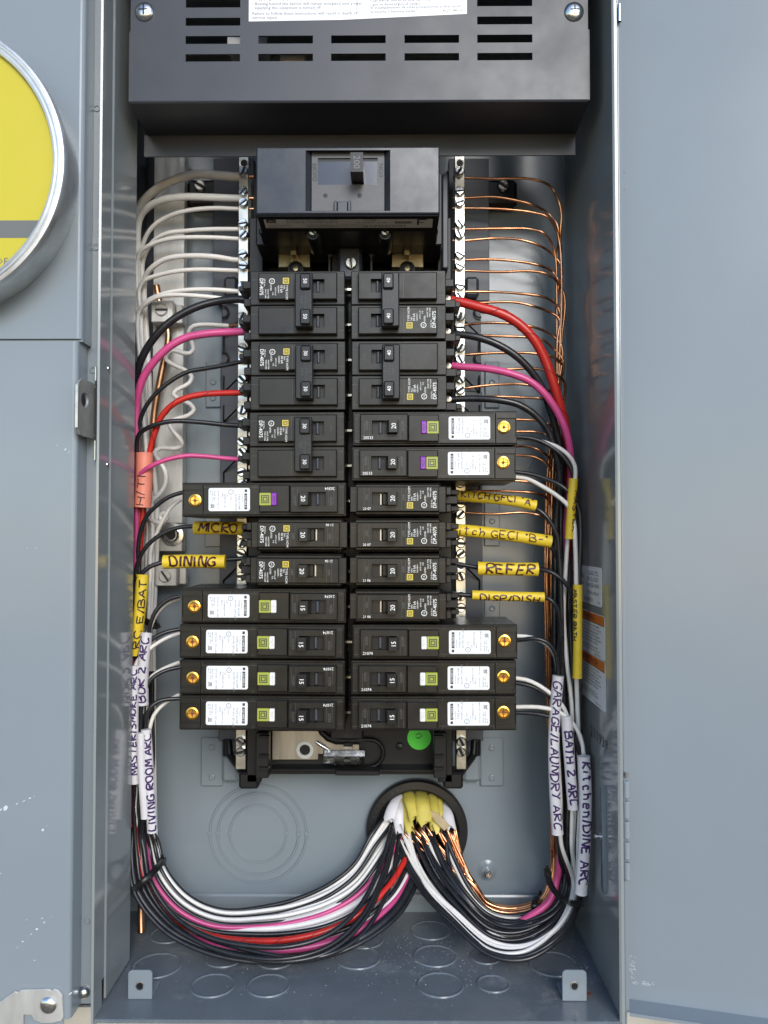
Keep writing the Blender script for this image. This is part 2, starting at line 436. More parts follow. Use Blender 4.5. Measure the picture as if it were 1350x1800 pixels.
# left outer wall, partition plate with its joggle
b = MB('grey_paint').box(XL - 1.6, XL, YF, YT, 0.2, DB - 575, 0); P_(b, 'left_wall')
yb = at(190, 1745, 575)[1]
b = MB('gloss_paint')
b.extrude_y([(XP - 1.4, DB - 635), (XP, DB - 635), (XP, DB - 583.5), (XP + .9, DB - 582), (XP + .9, DB - 579.5), (XP, DB - 578), (XP, DB - 558), (XP - 1.5, DB - 557.4), (XP - 1.5, DB - 576)], yb + 9, YT)
b.extrude_y([(XP - 1.4, DB - 635), (XP, DB - 635), (XP, DB - 582), (XP - 1.4, DB - 582)], YF + 1.5, yb + 9)
b.extrude_y([(XP - 1.4, DB - 574), (XP, DB - 574), (XP, DB - 558), (XP - 1.5, DB - 557.4)], YF - 6, yb + 9)
P_(b, 'left_partition')
for (px, py) in ((185.5, 648), (185, 817), (160, 0)):
    if px < 170: continue
    p = at(px, py, 575); b = MB('zinc')
    b.lathe((XP, p[1], p[2]), [(2.2, 0), (2.0, .6), (1.2, .8), (0, .5)], 16, ((0,1,0),(0,0,1),(1,0,0))); P_(b, 'rivet')
# floor with front rim and knockouts
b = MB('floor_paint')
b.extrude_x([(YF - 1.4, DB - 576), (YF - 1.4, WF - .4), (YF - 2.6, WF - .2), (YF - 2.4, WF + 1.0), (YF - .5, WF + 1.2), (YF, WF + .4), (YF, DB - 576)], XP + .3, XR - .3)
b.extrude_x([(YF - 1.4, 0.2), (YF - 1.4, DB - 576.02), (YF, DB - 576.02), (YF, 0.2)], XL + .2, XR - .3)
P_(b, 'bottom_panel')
bot = [o for o in enc.children if o.name.startswith('bottom_panel')][0]
KO = [(276,1698,43),(374,1733,39),(472,1733,38),(394,1684,34),(484,1687,33),(297,1643,33),(757,1636,35),(765,1681,38),(774,1732,41),(854,1682,27),
      (867,1730,29),(972,1695,43),(629,1684,40),(640,1652,34)]
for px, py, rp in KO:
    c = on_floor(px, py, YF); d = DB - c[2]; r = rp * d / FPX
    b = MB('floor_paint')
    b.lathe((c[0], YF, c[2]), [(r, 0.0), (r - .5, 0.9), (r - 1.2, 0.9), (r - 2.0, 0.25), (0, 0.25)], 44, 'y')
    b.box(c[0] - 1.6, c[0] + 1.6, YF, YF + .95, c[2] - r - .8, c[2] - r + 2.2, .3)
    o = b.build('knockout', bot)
# mounting tabs on the floor rim
for px, hole in ((246, 1), (1010, 1)):
    d = 583; c = at(px, 1733, d); x = c[0]; hw = 21.0 * d / FPX; ytop = at(px, 1706, d)[1]
    t = MB('grey_paint'); pol = []
    for (cx, cy, a0) in ((x + hw - 3, ytop - 3, 0), (x - hw + 3, ytop - 3, 90)):
        for k in range(6): a = R(a0 + 18 * k); pol.append((cx + 3 * math.cos(a), cy + 3 * math.sin(a)))
    pol = [(x - hw, YF + .3), (x + hw, YF + .3)] + pol
    t.prism(pol, DB - d - 1.5, DB - d, 0.35)
    t.box(x - hw + .5, x + hw - .5, YF + .1, YF + 1.5, DB - d - 22, DB - d - .2, 0.3)
    o = t.build('mounting_tab', bot)
    q = MB('zinc', 'deep_plastic'); q.use('zinc').lathe((x, ytop - 10.5, DB - d), [(3.0, -.2), (3.0, .35), (2.3, .45), (2.2, -.6)], 18)
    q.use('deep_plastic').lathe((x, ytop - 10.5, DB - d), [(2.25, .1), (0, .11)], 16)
    q.build('tab_hole', o) if False else q.build('tab_hole', bot)
p = on_floor(1036, 1750, YF); b = MB('rust')
for k in range(5): b.lathe((p[0] + random.uniform(-2, 2), YF, p[2] + random.uniform(-3, 3)), [(1.2, 0.1), (.9, .5), (0, .6)], 7, 'y')
tag(b.build('rust_spot', bot), None, None, kind='stuff')
# brackets riveted to the back either side of the interior
for sx, px0, px1, pcx in ((-1, 352, 390, 408), (1, 845, 886, 826)):
    a = at(px0, 1298, 716); e = at(px1, 1384, 716); q = at(pcx, 1340, 716)
    b = MB('grey_paint').box(a[0], e[0], e[1], a[1], 0.3, 3.2, 0.8)
    mid = [e[0], q[0] + 4] if sx < 0 else [q[0] - 4, a[0]]
    b.box(mid[0] - (2 if sx > 0 else -.2) , mid[1] + (2 if sx < 0 else -.2), e[1] + 5, a[1] - 13, 0.4, 9, 2.5)
    o = P_(b, 'bracket')
    for py in (1315, 1368):
        z = at(370, py, 716)[1]; rv = MB('grey_paint').lathe(((a[0] + e[0]) / 2, z, 3.2), [(2.9, -.1), (2.7, .9), (1.9, 1.3), (1.7, .8), (0, .7)], 18); rv.build('rivet', bp)
for (px, py, px2, py2) in ((360, 634, 387, 715), (358, 904, 387, 962), (853, 634, 879, 716), (852, 880, 880, 960), (852, 1050, 880, 1090)):
    a = at(px, py, 716); e = at(px2, py2, 716)
    b = MB('grey_paint').box(a[0], e[0], e[1], a[1], 0.3, 2.6, 0.8); P_(b, 'bracket')
    n = 2 if py2 - py > 70 else 1
    for k in range(n):
        z = a[1] + (e[1] - a[1]) * (0.5 if n == 1 else (0.45, 0.8)[k])
        MB('grey_paint').lathe(((a[0] + e[0]) / 2, z, 2.6), [(2.8, -.1), (2.6, .9), (1.9, 1.2), (1.7, .7), (0, .6)], 18).build('rivet', bp)
# stud low on the back, stickers and stamp on the right wall
p = at(858, 1535, 716)
b = MB('grey_paint', 'zinc'); b.use('grey_paint').lathe((p[0], p[1], 0), [(9, .1), (6, 1.2), (4.5, 2.6), (0, 2.6)], 26)
b.use('zinc').lathe((p[0], p[1], 0), [(2.6, 2.5), (2.6, 9), (2.2, 9.6), (0, 9.6)], 14); P_(b, 'stud')
EX, EY = (0, 0, 1), (0, 1, 0)
def sticker(w0, w1, y0, y1, x, lines, header=None, name='sticker'):
    b = MB('label_white')
    # rounded rectangle lying on the right wall
    pol = []
    for (cw, cy, a0) in ((w1 - 2, y1 - 2, 0), (w0 + 2, y1 - 2, 90), (w0 + 2, y0 + 2, 180), (w1 - 2, y0 + 2, 270)):
        for k in range(4): a = R(a0 + 30 * k); pol.append((x, cy + 2 * math.sin(a), cw + 2 * math.cos(a)))
    n = len(pol)
    b.add(pol + [(x + .5, y, w) for _, y, w in pol], [tuple(range(n))] + [(i, (i + 1) % n, n + (i + 1) % n, n + i) for i in range(n)])
    o = P_(b, name)
    pr = MB('print_dark')
    if header:
        t, h = header
        hb = MB('warning_orange').box(x - .12, x - .02, y1 - h, y1 - .3, w0 + .3, w1 - .3, 0); hb.build('header', o)
        pr.use('print_dark').box(x - .15, x - .05, y1 - h - .5, y1 - h, w0 + .3, w1 - .3, 0)
        pr.text(t, x - .2, y1 - h / 2, (w0 + w1) / 2 - 8, h * .85, 0, 'c', EX, EY, 1.25)
    for (t, u, v, sz, wd, al) in lines:
        pr.use('print_dark').text(t, x - .08, y1 - v, w0 + u, sz, 0, al, EX, EY, wd)
    pr.build('print', o)
sticker(51, 117, -52, -23, XR - .25, [('CLASS CTL', 40, 5, 4.6, 1.5, 'c'), ('ENCLOSED', 40, 9.6, 4.6, 1.5, 'c'), ('PANELBOARD', 40, 14.2, 4.4, 1.4, 'c'),
        ('ISSUE No. N22067', 41, 20, 3.4, 1.3, 'c'), ('SQUARE D', 26, 25.5, 4.2, 1.4, 'c'), ('LISTED', 8, 14, 2.4, 1.3, 'c'), ('UL', 8, 8, 5, 1.2, 'c'), ('72140', 58, 26.3, 2.2, 1.3, 'c')])
wl = ['The contents of this enclosure include', 'More than one live circuit may be present', 'Turn off all power supplying this unit', 'before working on or inside equipment', 'Always use a rated voltage sensing device', 'Replace all covers before turning on']
sticker(48, 125, -90, -58, XR - .3, [(t, 3, 9.4 + 2.5 * k, 2.5, 1.5, 'l') for k, t in enumerate(wl)] + [(t, 3, 25.5 + 2.2 * k, 2.3, 1.5, 'l') for k, t in enumerate(wl[:2])] + [('40271-881-04', 56, 30.4, 2, 1.5, 'c')], ('WARNING', 7))
sticker(48, 125, -126.5, -90.5, XR - .3, [(t, 3, 9.8 + 2.5 * k, 2.5, 1.5, 'l') for k, t in enumerate(wl)] + [(t, 3, 27 + 2.2 * k, 2.3, 1.5, 'l') for k, t in enumerate(wl[2:4])] + [('40271-881-04', 56, 34, 2, 1.5, 'c')], ('ADVERTENCIA', 7.5))
b = MB('black_ink').text('211939', XR - .15, at(1057, 1296, 618)[1], DB - 617, 11.5, 0, 'c', EX, EY, 1.5); P_(b, 'stamp')
b = MB('grey_paint'); yy0, yy1 = at(1062, 1570, 603)[1], at(1062, 1380, 603)[1]
pol = []
for (cy, a0) in ((yy1 - 6, 0), (yy0 + 6, 180)):
    for k in range(9): a = R(a0 + 22.5 * k); pol.append((cy + 6 * math.sin(a), 119 + 6 * math.cos(a)))
n = len(pol); b.add([(XR - .1, y, w) for y, w in pol] + [(XR - 1.6, y * .985 + (yy0 + yy1) / 2 * .015, 119 + (w - 119) * .72) for y, w in pol], [tuple(range(n, 2 * n))] + [(i, (i + 1) % n, n + (i + 1) % n, n + i) for i in range(n)], True); P_(b, 'pressed_slot')
p = at(1061, 1470, 606); b = MB('zinc').lathe((XR - 1.2, p[1], p[2]), [(2.6, 0), (2.6, 1.2), (1.6, 1.4), (1.6, 5), (0, 5.4)], 14, ((0,1,0),(0,0,1),(-1,0,0))); P_(b, 'wall_screw')
# pale disc knockouts seen behind the wires
for px, py in ((953, 827), (961, 978)):
    c = at(px, py, 721); MB('door_paint').lathe((c[0], c[1], 0), [(11, .2), (10.6, .8), (0, .8)], 36).build('knockout', bp)
# door swung open to the right, its bottom return towards the viewer
ang = R(15.0); hx, hw_ = 163.0, DB - 575
def dpt(u, y, t): return (hx + u * math.cos(ang) - t * math.sin(ang) * 1.0, y, hw_ + u * math.sin(ang) + t * math.cos(ang))
def dbox(mb, u0, u1, y0, y1, t0, t1):
    V = [dpt(u, y, t) for t in (t0, t1) for y in (y0, y1) for u in (u0, u1)]
    mb.add(V, [(0, 2, 3, 1), (4, 5, 7, 6), (0, 1, 5, 4), (2, 6, 7, 3), (0, 4, 6, 2), (1, 3, 7, 5)])
YD = -316.0
b = MB('door_paint'); dbox(b, 0, 345, YD, YT, -1.5, 0); door = P_(b, 'door')
b = MB('door_paint'); dbox(b, 0.2, 345, YD - 1.5, YD, -1.5, 17.5); dbox(b, 0.2, 345, YD - 1.5, YD + .6, 17.6, 18.6); b.build('door_return', door)
b = MB('door_paint'); dbox(b, -1.4, 0.1, YD - 1.5, YT, -1.5, 14); b.build('door_edge', door)
b = MB('scratch')
random.seed(3)
def scuff(mb, px, py, n, sx, sy, d=566):
    for _ in range(n):
        a = at(px + random.gauss(0, sx), py + random.gauss(0, sy), d)
        u = (a[0] - hx) / math.cos(ang)
        q0 = dpt(u, a[1], .06); L = random.uniform(.4, 2.2); th = random.gauss(0, .6)
        q1 = dpt(u + L * math.cos(th), a[1] + L * math.sin(th), .06); hh = random.uniform(.06, .28)
        mb.add([q0, q1, (q1[0], q1[1] + hh, q1[2]), (q0[0], q0[1] + hh, q0[2])], [(0, 1, 2, 3)])
scuff(b, 1116, 1712, 46, 3, 9); scuff(b, 1134, 1738, 34, 10, 1.6); scuff(b, 1096, 1650, 10, 1, 40)
tag(b.build('paint_scuffs', door), None, None, kind='stuff')
b = MB('print_grey'); 
for py in (302, 331):
    a = at(1095, py, 572); u = (a[0] - hx) / math.cos(ang)
    for k in range(3):
        q = dpt(u + 1 + k * .5, a[1], .05); b.add([q, (q[0] + .7, q[1], q[2] + .15), (q[0] + .5, q[1] + .9, q[2] + .1)], [(0, 1, 2)])
tag(b.build('smudge', door), None, None, kind='stuff')

# ------------------------------------------------------------------ compartment covers at the left
WC = DB - 548
yfl_ = at(150, 1765, 566)[1]
def left_cover(name, label, ytop, ybot, xr, flange_bot):
    t = thing(name, label, 'cover', (-380, ybot, WF))
    def Q(mb, nm, par=t):
        o = mb.build(nm, par); o.matrix_parent_inverse = Matrix.Translation(-Vector(W3((-380, ybot, WF)))) if par is t else Matrix(); return o
    b = MB('door_paint')
    r = 3.2; prof = [(-640, WC)]
    prof = [(-640, WC - 1.5), (-640, WC)] + [(xr - r + r * math.sin(R(a)), WC - r + r * math.cos(R(a))) for a in (0, 22, 45, 67, 90)] + [(xr, WC - 18), (xr - 1.5, WC - 18)]
    if ybot < -340:
        b.extrude_y(prof, yfl_, ytop); b.box(-640, -214, ybot, yfl_ - .05, WC - 1.5, WC - .02, 0.2)
    else: b.extrude_y(prof, ybot, ytop)
    Q(b, 'front_face')
    return t, Q
ysp = at(60, 597, 548)[1]
mc, QM = left_cover('meter_cover', 'upper grey steel cover around the yellow meter blank', YT, ysp + .6, -207.0, 0)
lc, QL = left_cover('lower_cover', 'lower grey steel cover with paint chips and a silver latch plate', ysp - .9, -345, -209.5, 0)
b = MB('door_paint').box(-640, -207, ysp - .9, ysp + .5, WC - 17, WC - 2.2, 0); QM(b, 'bottom_return')
# flange strip between covers and partition
yfl = at(150, 1765, 566)[1]
b = MB('grey_paint').box(-640, XP - 1.6, yfl, YT, DB - 568, DB - 566.4, 0.3); P_(b, 'flange')
for px, py in ((163, 650), (170, 190), (168, 434), (152, 1620)):
    p = at(px, py, 566); b = MB('grey_paint'); ring_groove(b, (p[0], p[1], DB - 566.4), 2.0, .7, .7, 20); P_(b, 'dimple')
p = at(148, 1744, 566)
b = MB('zinc').lathe((p[0], p[1], DB - 566.4), [(4.2, 0), (4.1, 1.4), (3.4, 2.8), (2.0, 3.7), (0, 4.0)], 24); o = P_(b, 'cover_screw')
# paint chips on the lower cover
b = MB('scratch'); random.seed(11)
chips = [(0,1424,3),(10,1420,5),(30,1413,2),(42,1408,2),(52,1403,1.5),(60,1400,1),(75,1459,2.5),(82,1452,1),(31,1665,2.5),(40,1655,1.6),(48,1647,1.2),(55,1642,1.4),(65,1633,1.8),
         (74,1614,1.6),(78,1621,2),(90,1612,1.2),(47,1617,1),(60,1617,.8),(0,1536,2),(61,1688,1),(124,1746,2.5),(48,963,1.2),(64,963,1.2),(115,790,2),(121,795,2.4),(100,783,1),(8,658,.8),(90,860,1)]
for px, py, r in chips:
    p = at(px, py, 548); n = 7; rr = r * .37
    a0 = random.uniform(-.9, -.2); st = random.uniform(1.0, 1.9)
    pts = []
    for k in range(n):
        a = 2 * math.pi * k / n; q = rr * random.uniform(.6, 1.2)
        x, y = q * math.cos(a) * st, q * math.sin(a)
        pts.append((p[0] + x * math.cos(a0) - y * math.sin(a0), p[1] - x * math.sin(a0) * .8 + y * math.cos(a0), WC + .06))
    b.add(pts, [tuple(range(n))])
tag(QL(b, 'paint_chips'), None, None, kind='stuff')
# silver latch plate at the bottom left with its rivet
pts = [(-40,1790),(0,1762),(25,1744),(30,1746),(35,1742),(84,1740),(89,1743),(94,1740),(102,1743),(108,1752),(110,1790),(106,1797),(90,1800),(72,1800),(58,1795),(54,1786),(40,1786),(40,1830),(-40,1830)]
pol = [at(x, y, 545)[:2] for x, y in pts]; pol.reverse()
b = MB('aluminium').prism(pol, WC + .3, WC + 2.2, 0.4); lp = QL(b, 'latch_plate')
p = at(82, 1771, 543); MB('zinc').lathe((p[0], p[1], WC + 2.2), [(5.6, -.2), (5.4, .8), (4.4, 1.8), (2.6, 2.4), (0, 2.6)], 26).build('rivet', lp)
a = at(18, 1788, 546); b = MB('deep_plastic').box(a[0], a[0] + 8, a[1] - 14, a[1] - .4, WC + .1, WC + .28, 0); QL(b, 'latch_slot')
# hasp on the partition rim
hs = thing('door_hasp', 'small bent silver hasp with a round hole beside the left partition', 'hasp', at(165, 720, 560))
def PH(mb, nm):
    o = mb.build(nm, hs); o.matrix_parent_inverse = Matrix.Translation(-Vector(W3(at(165, 720, 560)))); return o
yA, yB = at(165, 672, 556)[1], at(165, 770, 556)[1]
x0, x1 = at(137, 720, 538)[0], at(168, 720, 562)[0]
HL = math.hypot(x1 - x0, 24.0)
def hp(s_, y): # plate standing almost square to the rim: s_ runs from its free edge back to the rim
    return (x0 + (x1 - x0) * s_ / HL, y, DB - 538 - 24 * s_ / HL)
cx, cy, rr = 9.0, (yA * .64 + yB * .36), 5.0
n = 28
hole = [(cx + rr * math.cos(2 * math.pi * k / n), cy + rr * math.sin(2 * math.pi * k / n)) for k in range(n)]
out = []
for k in range(n):
    a = 2 * math.pi * k / n; dx, dy = math.cos(a), math.sin(a)
    best = 1e9
    for (nx, ny, dd) in ((1, 0, HL - cx), (-1, 0, cx), (0, 1, yA - cy), (0, -1, cy - yB), (-.7, .72, cx * .7 + (yA - cy) * .72 - 3.2), (-.7, -.72, cx * .7 + (cy - yB) * .72 - 3.2)):
        q = dx * nx + dy * ny
        if q > 1e-6: best = min(best, dd / q)
    out.append((cx + dx * best, cy + dy * best))
b = MB('steel'); V = []
for off in (0, -1.6):
    V += [(p[0] + off, p[1], p[2]) for p in (hp(*q) for q in out)] + [(p[0] + off, p[1], p[2]) for p in (hp(*q) for q in hole)]
F = []
for k in range(n):
    j = (k + 1) % n
    F += [(k, j, n + j, n + k), (2 * n + k, 3 * n + k, 3 * n + j, 2 * n + j), (k, 2 * n + k, 2 * n + j, j), (n + k, n + j, 3 * n + j, 3 * n + k)]
b.add(V, F); PH(b, 'hasp_plate')
yC, yD = at(170, 655, 560)[1], at(170, 800, 560)[1]
xb = XP - 3.6
b = MB('tin_bar').box(xb, xb + 1.4, yD - 4, yB - 1.2, DB - 565.8, DB - 557.8, .3); b.box(xb, xb + 1.4, yA + 1.2, yC + 4, DB - 565.8, DB - 557.8, .3); b.tube([(xb + .5, yA + 1, DB - 562), (xb - 1.6, yA - 4, DB - 561)], .8, 6); b.tube([(xb + .5, yB - 1, DB - 562), (xb - 1.6, yB + 4, DB - 561)], .8, 6); PH(b, 'hasp_bracket')
b = MB('tin_bar').box(x0 - 1.9, x0 + .2, yB + 4.5, yA - 4.5, DB - 539.5, DB - 537.4, .3); PH(b, 'hasp_edge')  # lighter metal along the free edge paints its bright rim
b = MB('deep_plastic').box(xb + .2, xb + 1.5, yB - 1, yA + 1, DB - 565.8, DB - 558.4, 0); PH(b, 'hasp_opening')

# ------------------------------------------------------------------ meter blank
DM = 520.0; mcx, mcy, _ = at(-145, 285, DM); k = DM / FPX
mt = thing('meter_blank', 'round yellow meter socket blank with a metal sealing ring', 'meter cover', (mcx, mcy, WC))
def QT(mb, nm, par=mt):
    o = mb.build(nm, par); 
    if par is mt: o.matrix_parent_inverse = Matrix.Translation(-Vector(W3((mcx, mcy, WC))))
    return o
wm = DB - DM
ring = MB('ring_metal').lathe((mcx, mcy, 0), [(93.3, WC + .2), (92.9, WC + 8), (93.3, wm - 8), (95.2, wm - 6), (95.4, wm - 2), (94.3, wm + .2), (92.9, wm + .9), (92.1, wm + .2), (91.1, wm + 1.0), (89.8, wm + .4), (88.8, wm + 1.1), (87.5, wm + .6), (87.2, wm), (87.1, wm - 6)], 140); ring.f.pop(); ring.m.pop(); ring.sm.pop()
QT(ring, 'sealing_ring')
d = MB('disc_yellow').lathe((mcx, mcy, 0), [(243.2 * k, wm - 2.4), (0, wm - 2.4)], 140); dsc = QT(d, 'disc')
ya, yb2 = at(0, 385, DM)[1], at(0, 416, DM)[1]
def chord(y): return math.sqrt(max((243 * k) ** 2 - (y - mcy) ** 2, 0))
V = []; nn = 8
for i in range(nn + 1):
    y = ya + (yb2 - ya) * i / nn; c = chord(y); V += [(mcx - c, y, wm - 2.34), (mcx + c, y, wm - 2.34)]
d = MB('disc_grey').add(V, [(2 * i, 2 * i + 1, 2 * i + 3, 2 * i + 2) for i in range(nn)]); d.build('stripe', dsc)
p = at(11, 457, DM); d = MB('disc_grey').text('DE', p[0], p[1], wm - 2.33, 6.2, 0, 'r'); d.build('lettering', dsc)

# ------------------------------------------------------------------ dark barrier cover at the top
DC, DS = 585.0, 632.0
wc, ws = DB - DC, DB - DS
bc = thing('barrier_cover', 'dark grey vented barrier cover screwed across the top of the box', 'cover', (0, at(630, 178, DC)[1], ws))
_bo = (0, at(630, 178, DC)[1], ws)
def QB(mb, nm, par=bc):
    o = mb.build(nm, par)
    if par is bc: o.matrix_parent_inverse = Matrix.Translation(-Vector(W3(_bo)))
    return o
X = lambda px, d=DC: at(px, 100, d)[0]
Y = lambda py, d=DC: at(630, py, d)[1]
vx = [(326, 422), (454, 550), (582, 678), (711, 807), (839, 936)]; vy = [(94, 107), (62, 76), (30, 44), (-2, 12), (-34, -20)]
xc = [X(229)] + [X(q) for v in vx for q in v] + [X(1034)]
yc = [Y(176)] + [Y(q) for v in vy for q in (v[1], v[0])] + [YT - 2]
holes = {(2 * i + 1, 2 * j + 1) for i in range(5) for j in range(5) if j < 2 or i in (0, 4)}
b = MB('cover_paint').plate(xc, yc, holes, wc - 1.5, wc); QB(b, 'front_plate')
y0 = Y(176); ys1 = at(630, 275, DS)[1]; ys2 = at(630, 236, DS)[1]
b = MB('cover_paint').extrude_x([(y0, wc - 1.5), (y0, wc - .2), (y0 - .8, wc + .3), (y0 - 1.6, wc - .4), (ys2 - .8, ws + 1), (ys2 + .7, ws)], X(229), X(1034)); QB(b, 'underside')
b = MB('cover_paint').box(X(255, DS), X(1010, DS), ys1, ys2 - .4, ws - .6, ws + .8, 0.2); QB(b, 'lower_lip')
for sx, xx in ((-1, X(229)), (1, X(1034))):
    b = MB('cover_paint')
    poly = [(y0 + 52, wc - 12), (y0 + 52, wc - 1.6), (y0 + .4, wc - 1.6), (ys2, ws + 1.2), (ys2, ws - 6)]
    e = xx - (1.4 if sx < 0 else 0)
    b.add([(e, y, w) for y, w in poly] + [(e + 1.4, y, w) for y, w in poly], [tuple(range(5)), tuple(range(9, 4, -1))] + [(i, (i + 1) % 5, 5 + (i + 1) % 5, 5 + i) for i in range(5)]); QB(b, 'side_return')
for px in (253, 1010):
    p = at(px, 18, DC - 2)
    hd = MB('zinc', 'deep_plastic').lathe((p[0], p[1], wc), [(7.0, -.1), (7.0, .7), (6.4, 1.7), (5.0, 2.7), (3.0, 3.3), (0, 3.5)], 30)
    hd.use('deep_plastic').box(p[0] - .5, p[0] + .5, p[1] - 3.6, p[1] + 3.6, wc + 3.1, wc + 3.56, 0)
    hd.box(p[0] - 3.2, p[0] + 3.2, p[1] - .5, p[1] + .5, wc + 3.1, wc + 3.55, 0)
    QB(hd, 'screw')
lx0, lx1 = X(437), X(821); ly0 = Y(37); ly1 = YT - 3
b = MB('label_white').add([(lx0, ly0, wc + .15), (X(600), Y(35), wc + .15), (lx1, Y(25.5), wc + .15), (lx1, ly1, wc + .15), (lx0, ly1, wc + .15)], [(0, 1, 2, 3, 4)])
lb = QB(b, 'label')
pr = MB('print_grey'); tl = [('supplying this equipment.', 448, -3), ('\u2022 Bussing behind this barrier will remain energized until power', 443, 6), ('supplying this equipment is turned off.', 447, 13),
    ('Failure to follow these instructions will result in death or', 443, 23), ('serious injury.', 443, 30)]
for t, px, py in tl: pr.text(t, X(px), Y(py), wc + .2, 3.15 if py < 20 else 3.3, 0, 'l')
for t, px, py in [('\u2022 Las barras detr\u00e1s de esta barrera permanecer\u00e1n energizadas', 650, 1), ('que se desenergice el equipo.', 654, 8), ('El incumplimiento de estas precauciones podr\u00e1 causar', 651, 14), ('la muerte o lesiones serias.', 651, 21)]:
    pr.text(t, X(px), Y(py), wc + .2, 3.0, 1.0, 'l')
pr.text('40271-881-03', X(815), Y(19), wc + .2, 2.7, 1, 'r')
pr.box(X(627), X(628), Y(24), ly1, wc + .16, wc + .2, 0)
pr.build('print', lb)
# aluminium blocks added close behind the vents to catch light
b = MB('aluminium'); b.box(X(398, 610), X(470, 610), Y(80, 610), Y(58, 610), 90, 110, .5); b.box(X(492, 615), X(536, 615), Y(118, 615), Y(92, 615), 90, 106, .5); QB(b, 'vent_glimpse')
# unseen box top keeps light out of the space behind the barrier
b = MB('grey_paint').box(XL, XR + 1.6, YT + .2, YT + 1.8, -2, WF, 0); P_(b, 'top_panel')
# ------------------------------------------------------------------ interior: plastic base, bus, terminal bars
def local(root_loc):
    inv = Matrix.Translation(-Vector(W3(root_loc)))
    def Q(mb, nm, root):
        o = mb.build(nm, root); o.matrix_parent_inverse = inv; return o
    return Q
io = at(612, 1360, 690)
pi = thing('panel_interior', 'black plastic interior base with silver bus that carries the breakers', 'breaker base', io)
QI = local(io)
bx = lambda mb, px0, py0, px1, py1, d0, d1, c=0.4: mb.box(at(px0, py0, (d0 + d1) / 2)[0], at(px1, py0, (d0 + d1) / 2)[0], at(px0, py1, (d0 + d1) / 2)[1], at(px0, py0, (d0 + d1) / 2)[1], DB - d0, DB - d1, c)
b = MB('deep_plastic'); bx(b, 462, 425, 770, 1356, 706, 690); bx(b, 585, 440, 640, 1290, 690, 655, 1); QI(b, 'base_pan', pi)
b = MB('deep_plastic'); bx(b, 478, 1347, 772, 1352, 690, 676, .8); bx(b, 590, 1349, 668, 1358, 690, 672, .8); QI(b, 'base_rim', pi)
for sx in (-1, 1):
    m = lambda a: a if sx < 0 else 1236 - a
    def bq(mb, a, y0, c_, y1, d0, d1, ch=.4): bx(mb, m(a), y0, m(c_), y1, d0, d1, ch)
    b = MB('slate_plastic'); bq(b, 378, 284, 448, 532, 716, 704); bq(b, 392, 532, 448, 690, 715, 706); bq(b, 390, 690, 448, 1300, 715, 704); QI(b, 'side_rail', pi)
    b = MB('deep_plastic'); bq(b, 446, 400, 470, 1362, 712, 668, .8); QI(b, 'rail_wall', pi)
    b = MB('slate_plastic'); bq(b, 395, 489, 420, 525, 704, 692, 2.5); QI(b, 'rail_boss', pi)
    b = MB('deep_plastic')
    bq(b, 452, 1285, 474, 1364, 668, 655, .6)
    for py in (1292, 1326, 1348): bq(b, 456, py, 474, py + 4, 655, 650, .4)
    QI(b, 'rail_foot', pi)
    # bar cradle: slanted strap and toe under the terminal bar
    b = MB('deep_plastic')
    for (p0, p1, r) in (((402, 1302, 700), (404, 1330, 695), 3.0), ((404, 1328, 695), (432, 1366, 676), 3.2), ((432, 1372, 680), (446, 1372, 680), 4.5), ((447, 1372, 678), (456, 1330, 672), 2.2), ((398, 1300, 702), (398, 1328, 702), 3.2)):
        q0, q1 = at(m(p0[0]), p0[1], p0[2]), at(m(p1[0]), p1[1], p1[2]); b.tube([q0, q1], r, 4)
    bq(b, 424, 1352, 458, 1380, 690, 668, 1.6); QI(b, 'bar_cradle', pi)
    for py in (712, 800, 990, 560, 660, 1180):
        b = MB('deep_plastic'); s_ = 1 if py in (712, 660) else -1
        q0, q1, q2 = at(m(393), py + 60 * (s_ < 0), 703), at(m(393), py - s_ * 0 + 30, 703), at(m(424), py, 690)
        b.tube([q0, q1, q2], .8, 5); QI(b, 'bar_strut', pi)
    for py in (548, 629):
        b = MB('deep_plastic'); c = at(m(393), py, 703)
        pts = [(c[0] + (-sx) * 4.2 * math.cos(R(a)), c[1] + 5.0 * math.sin(R(a)), c[2]) for a in range(-110, 111, 20)]
        b.tube(pts, .8, 6); QI(b, 'wire_hook', pi)
    p = at(354 if sx < 0 else 883, 331, 712)
    b = MB('deep_plastic'); bx(b, *( (330, 318, 424, 366) if sx < 0 else (840, 318, 908, 366) ), 716, 708, 3); QI(b, 'mounting_ear', pi)
    o = screw(pi, p[0], p[1], DB - 708, 5.0, 30, 'screw_bronze'); o.location = Vector(W3((p[0], p[1], DB - 708))) - Vector(W3(io))
# lugs and bus under the main breaker
for px in (519, 716):
    b = MB('bronze'); bx(b, px - 28, 447, px + 28, 475, 668, 655, .6); bx(b, px - 28, 415, px + 28, 446, 676, 668, .6); QI(b, 'bus_lug', pi)
    b = MB('bronze'); bx(b, px - 7, 420, px + 5, 455, 660, 645, .6); QI(b, 'bus_jaw', pi)
    p = at(px, 470, 650); b = MB('deep_plastic', 'bronze'); b.lathe((p[0], p[1], DB - 655), [(6.5, 0), (6.3, 2), (4.6, 2.2), (4.4, .5), (0, .5)], 22); b.use('bronze').lathe((p[0], p[1], DB - 654), [(2.2, 0), (2, 1.6), (0, 1.8)], 14); QI(b, 'lug_socket', pi)
b = MB('main_plastic'); bx(b, 596, 444, 637, 500, 670, 640, 2.0); QI(b, 'center_post', pi)
p = at(617, 462, 638); o = screw(pi, p[0], p[1], DB - 640, 4.8, 85, 'screw_bronze'); o.location = Vector(W3((p[0], p[1], DB - 640))) - Vector(W3(io))
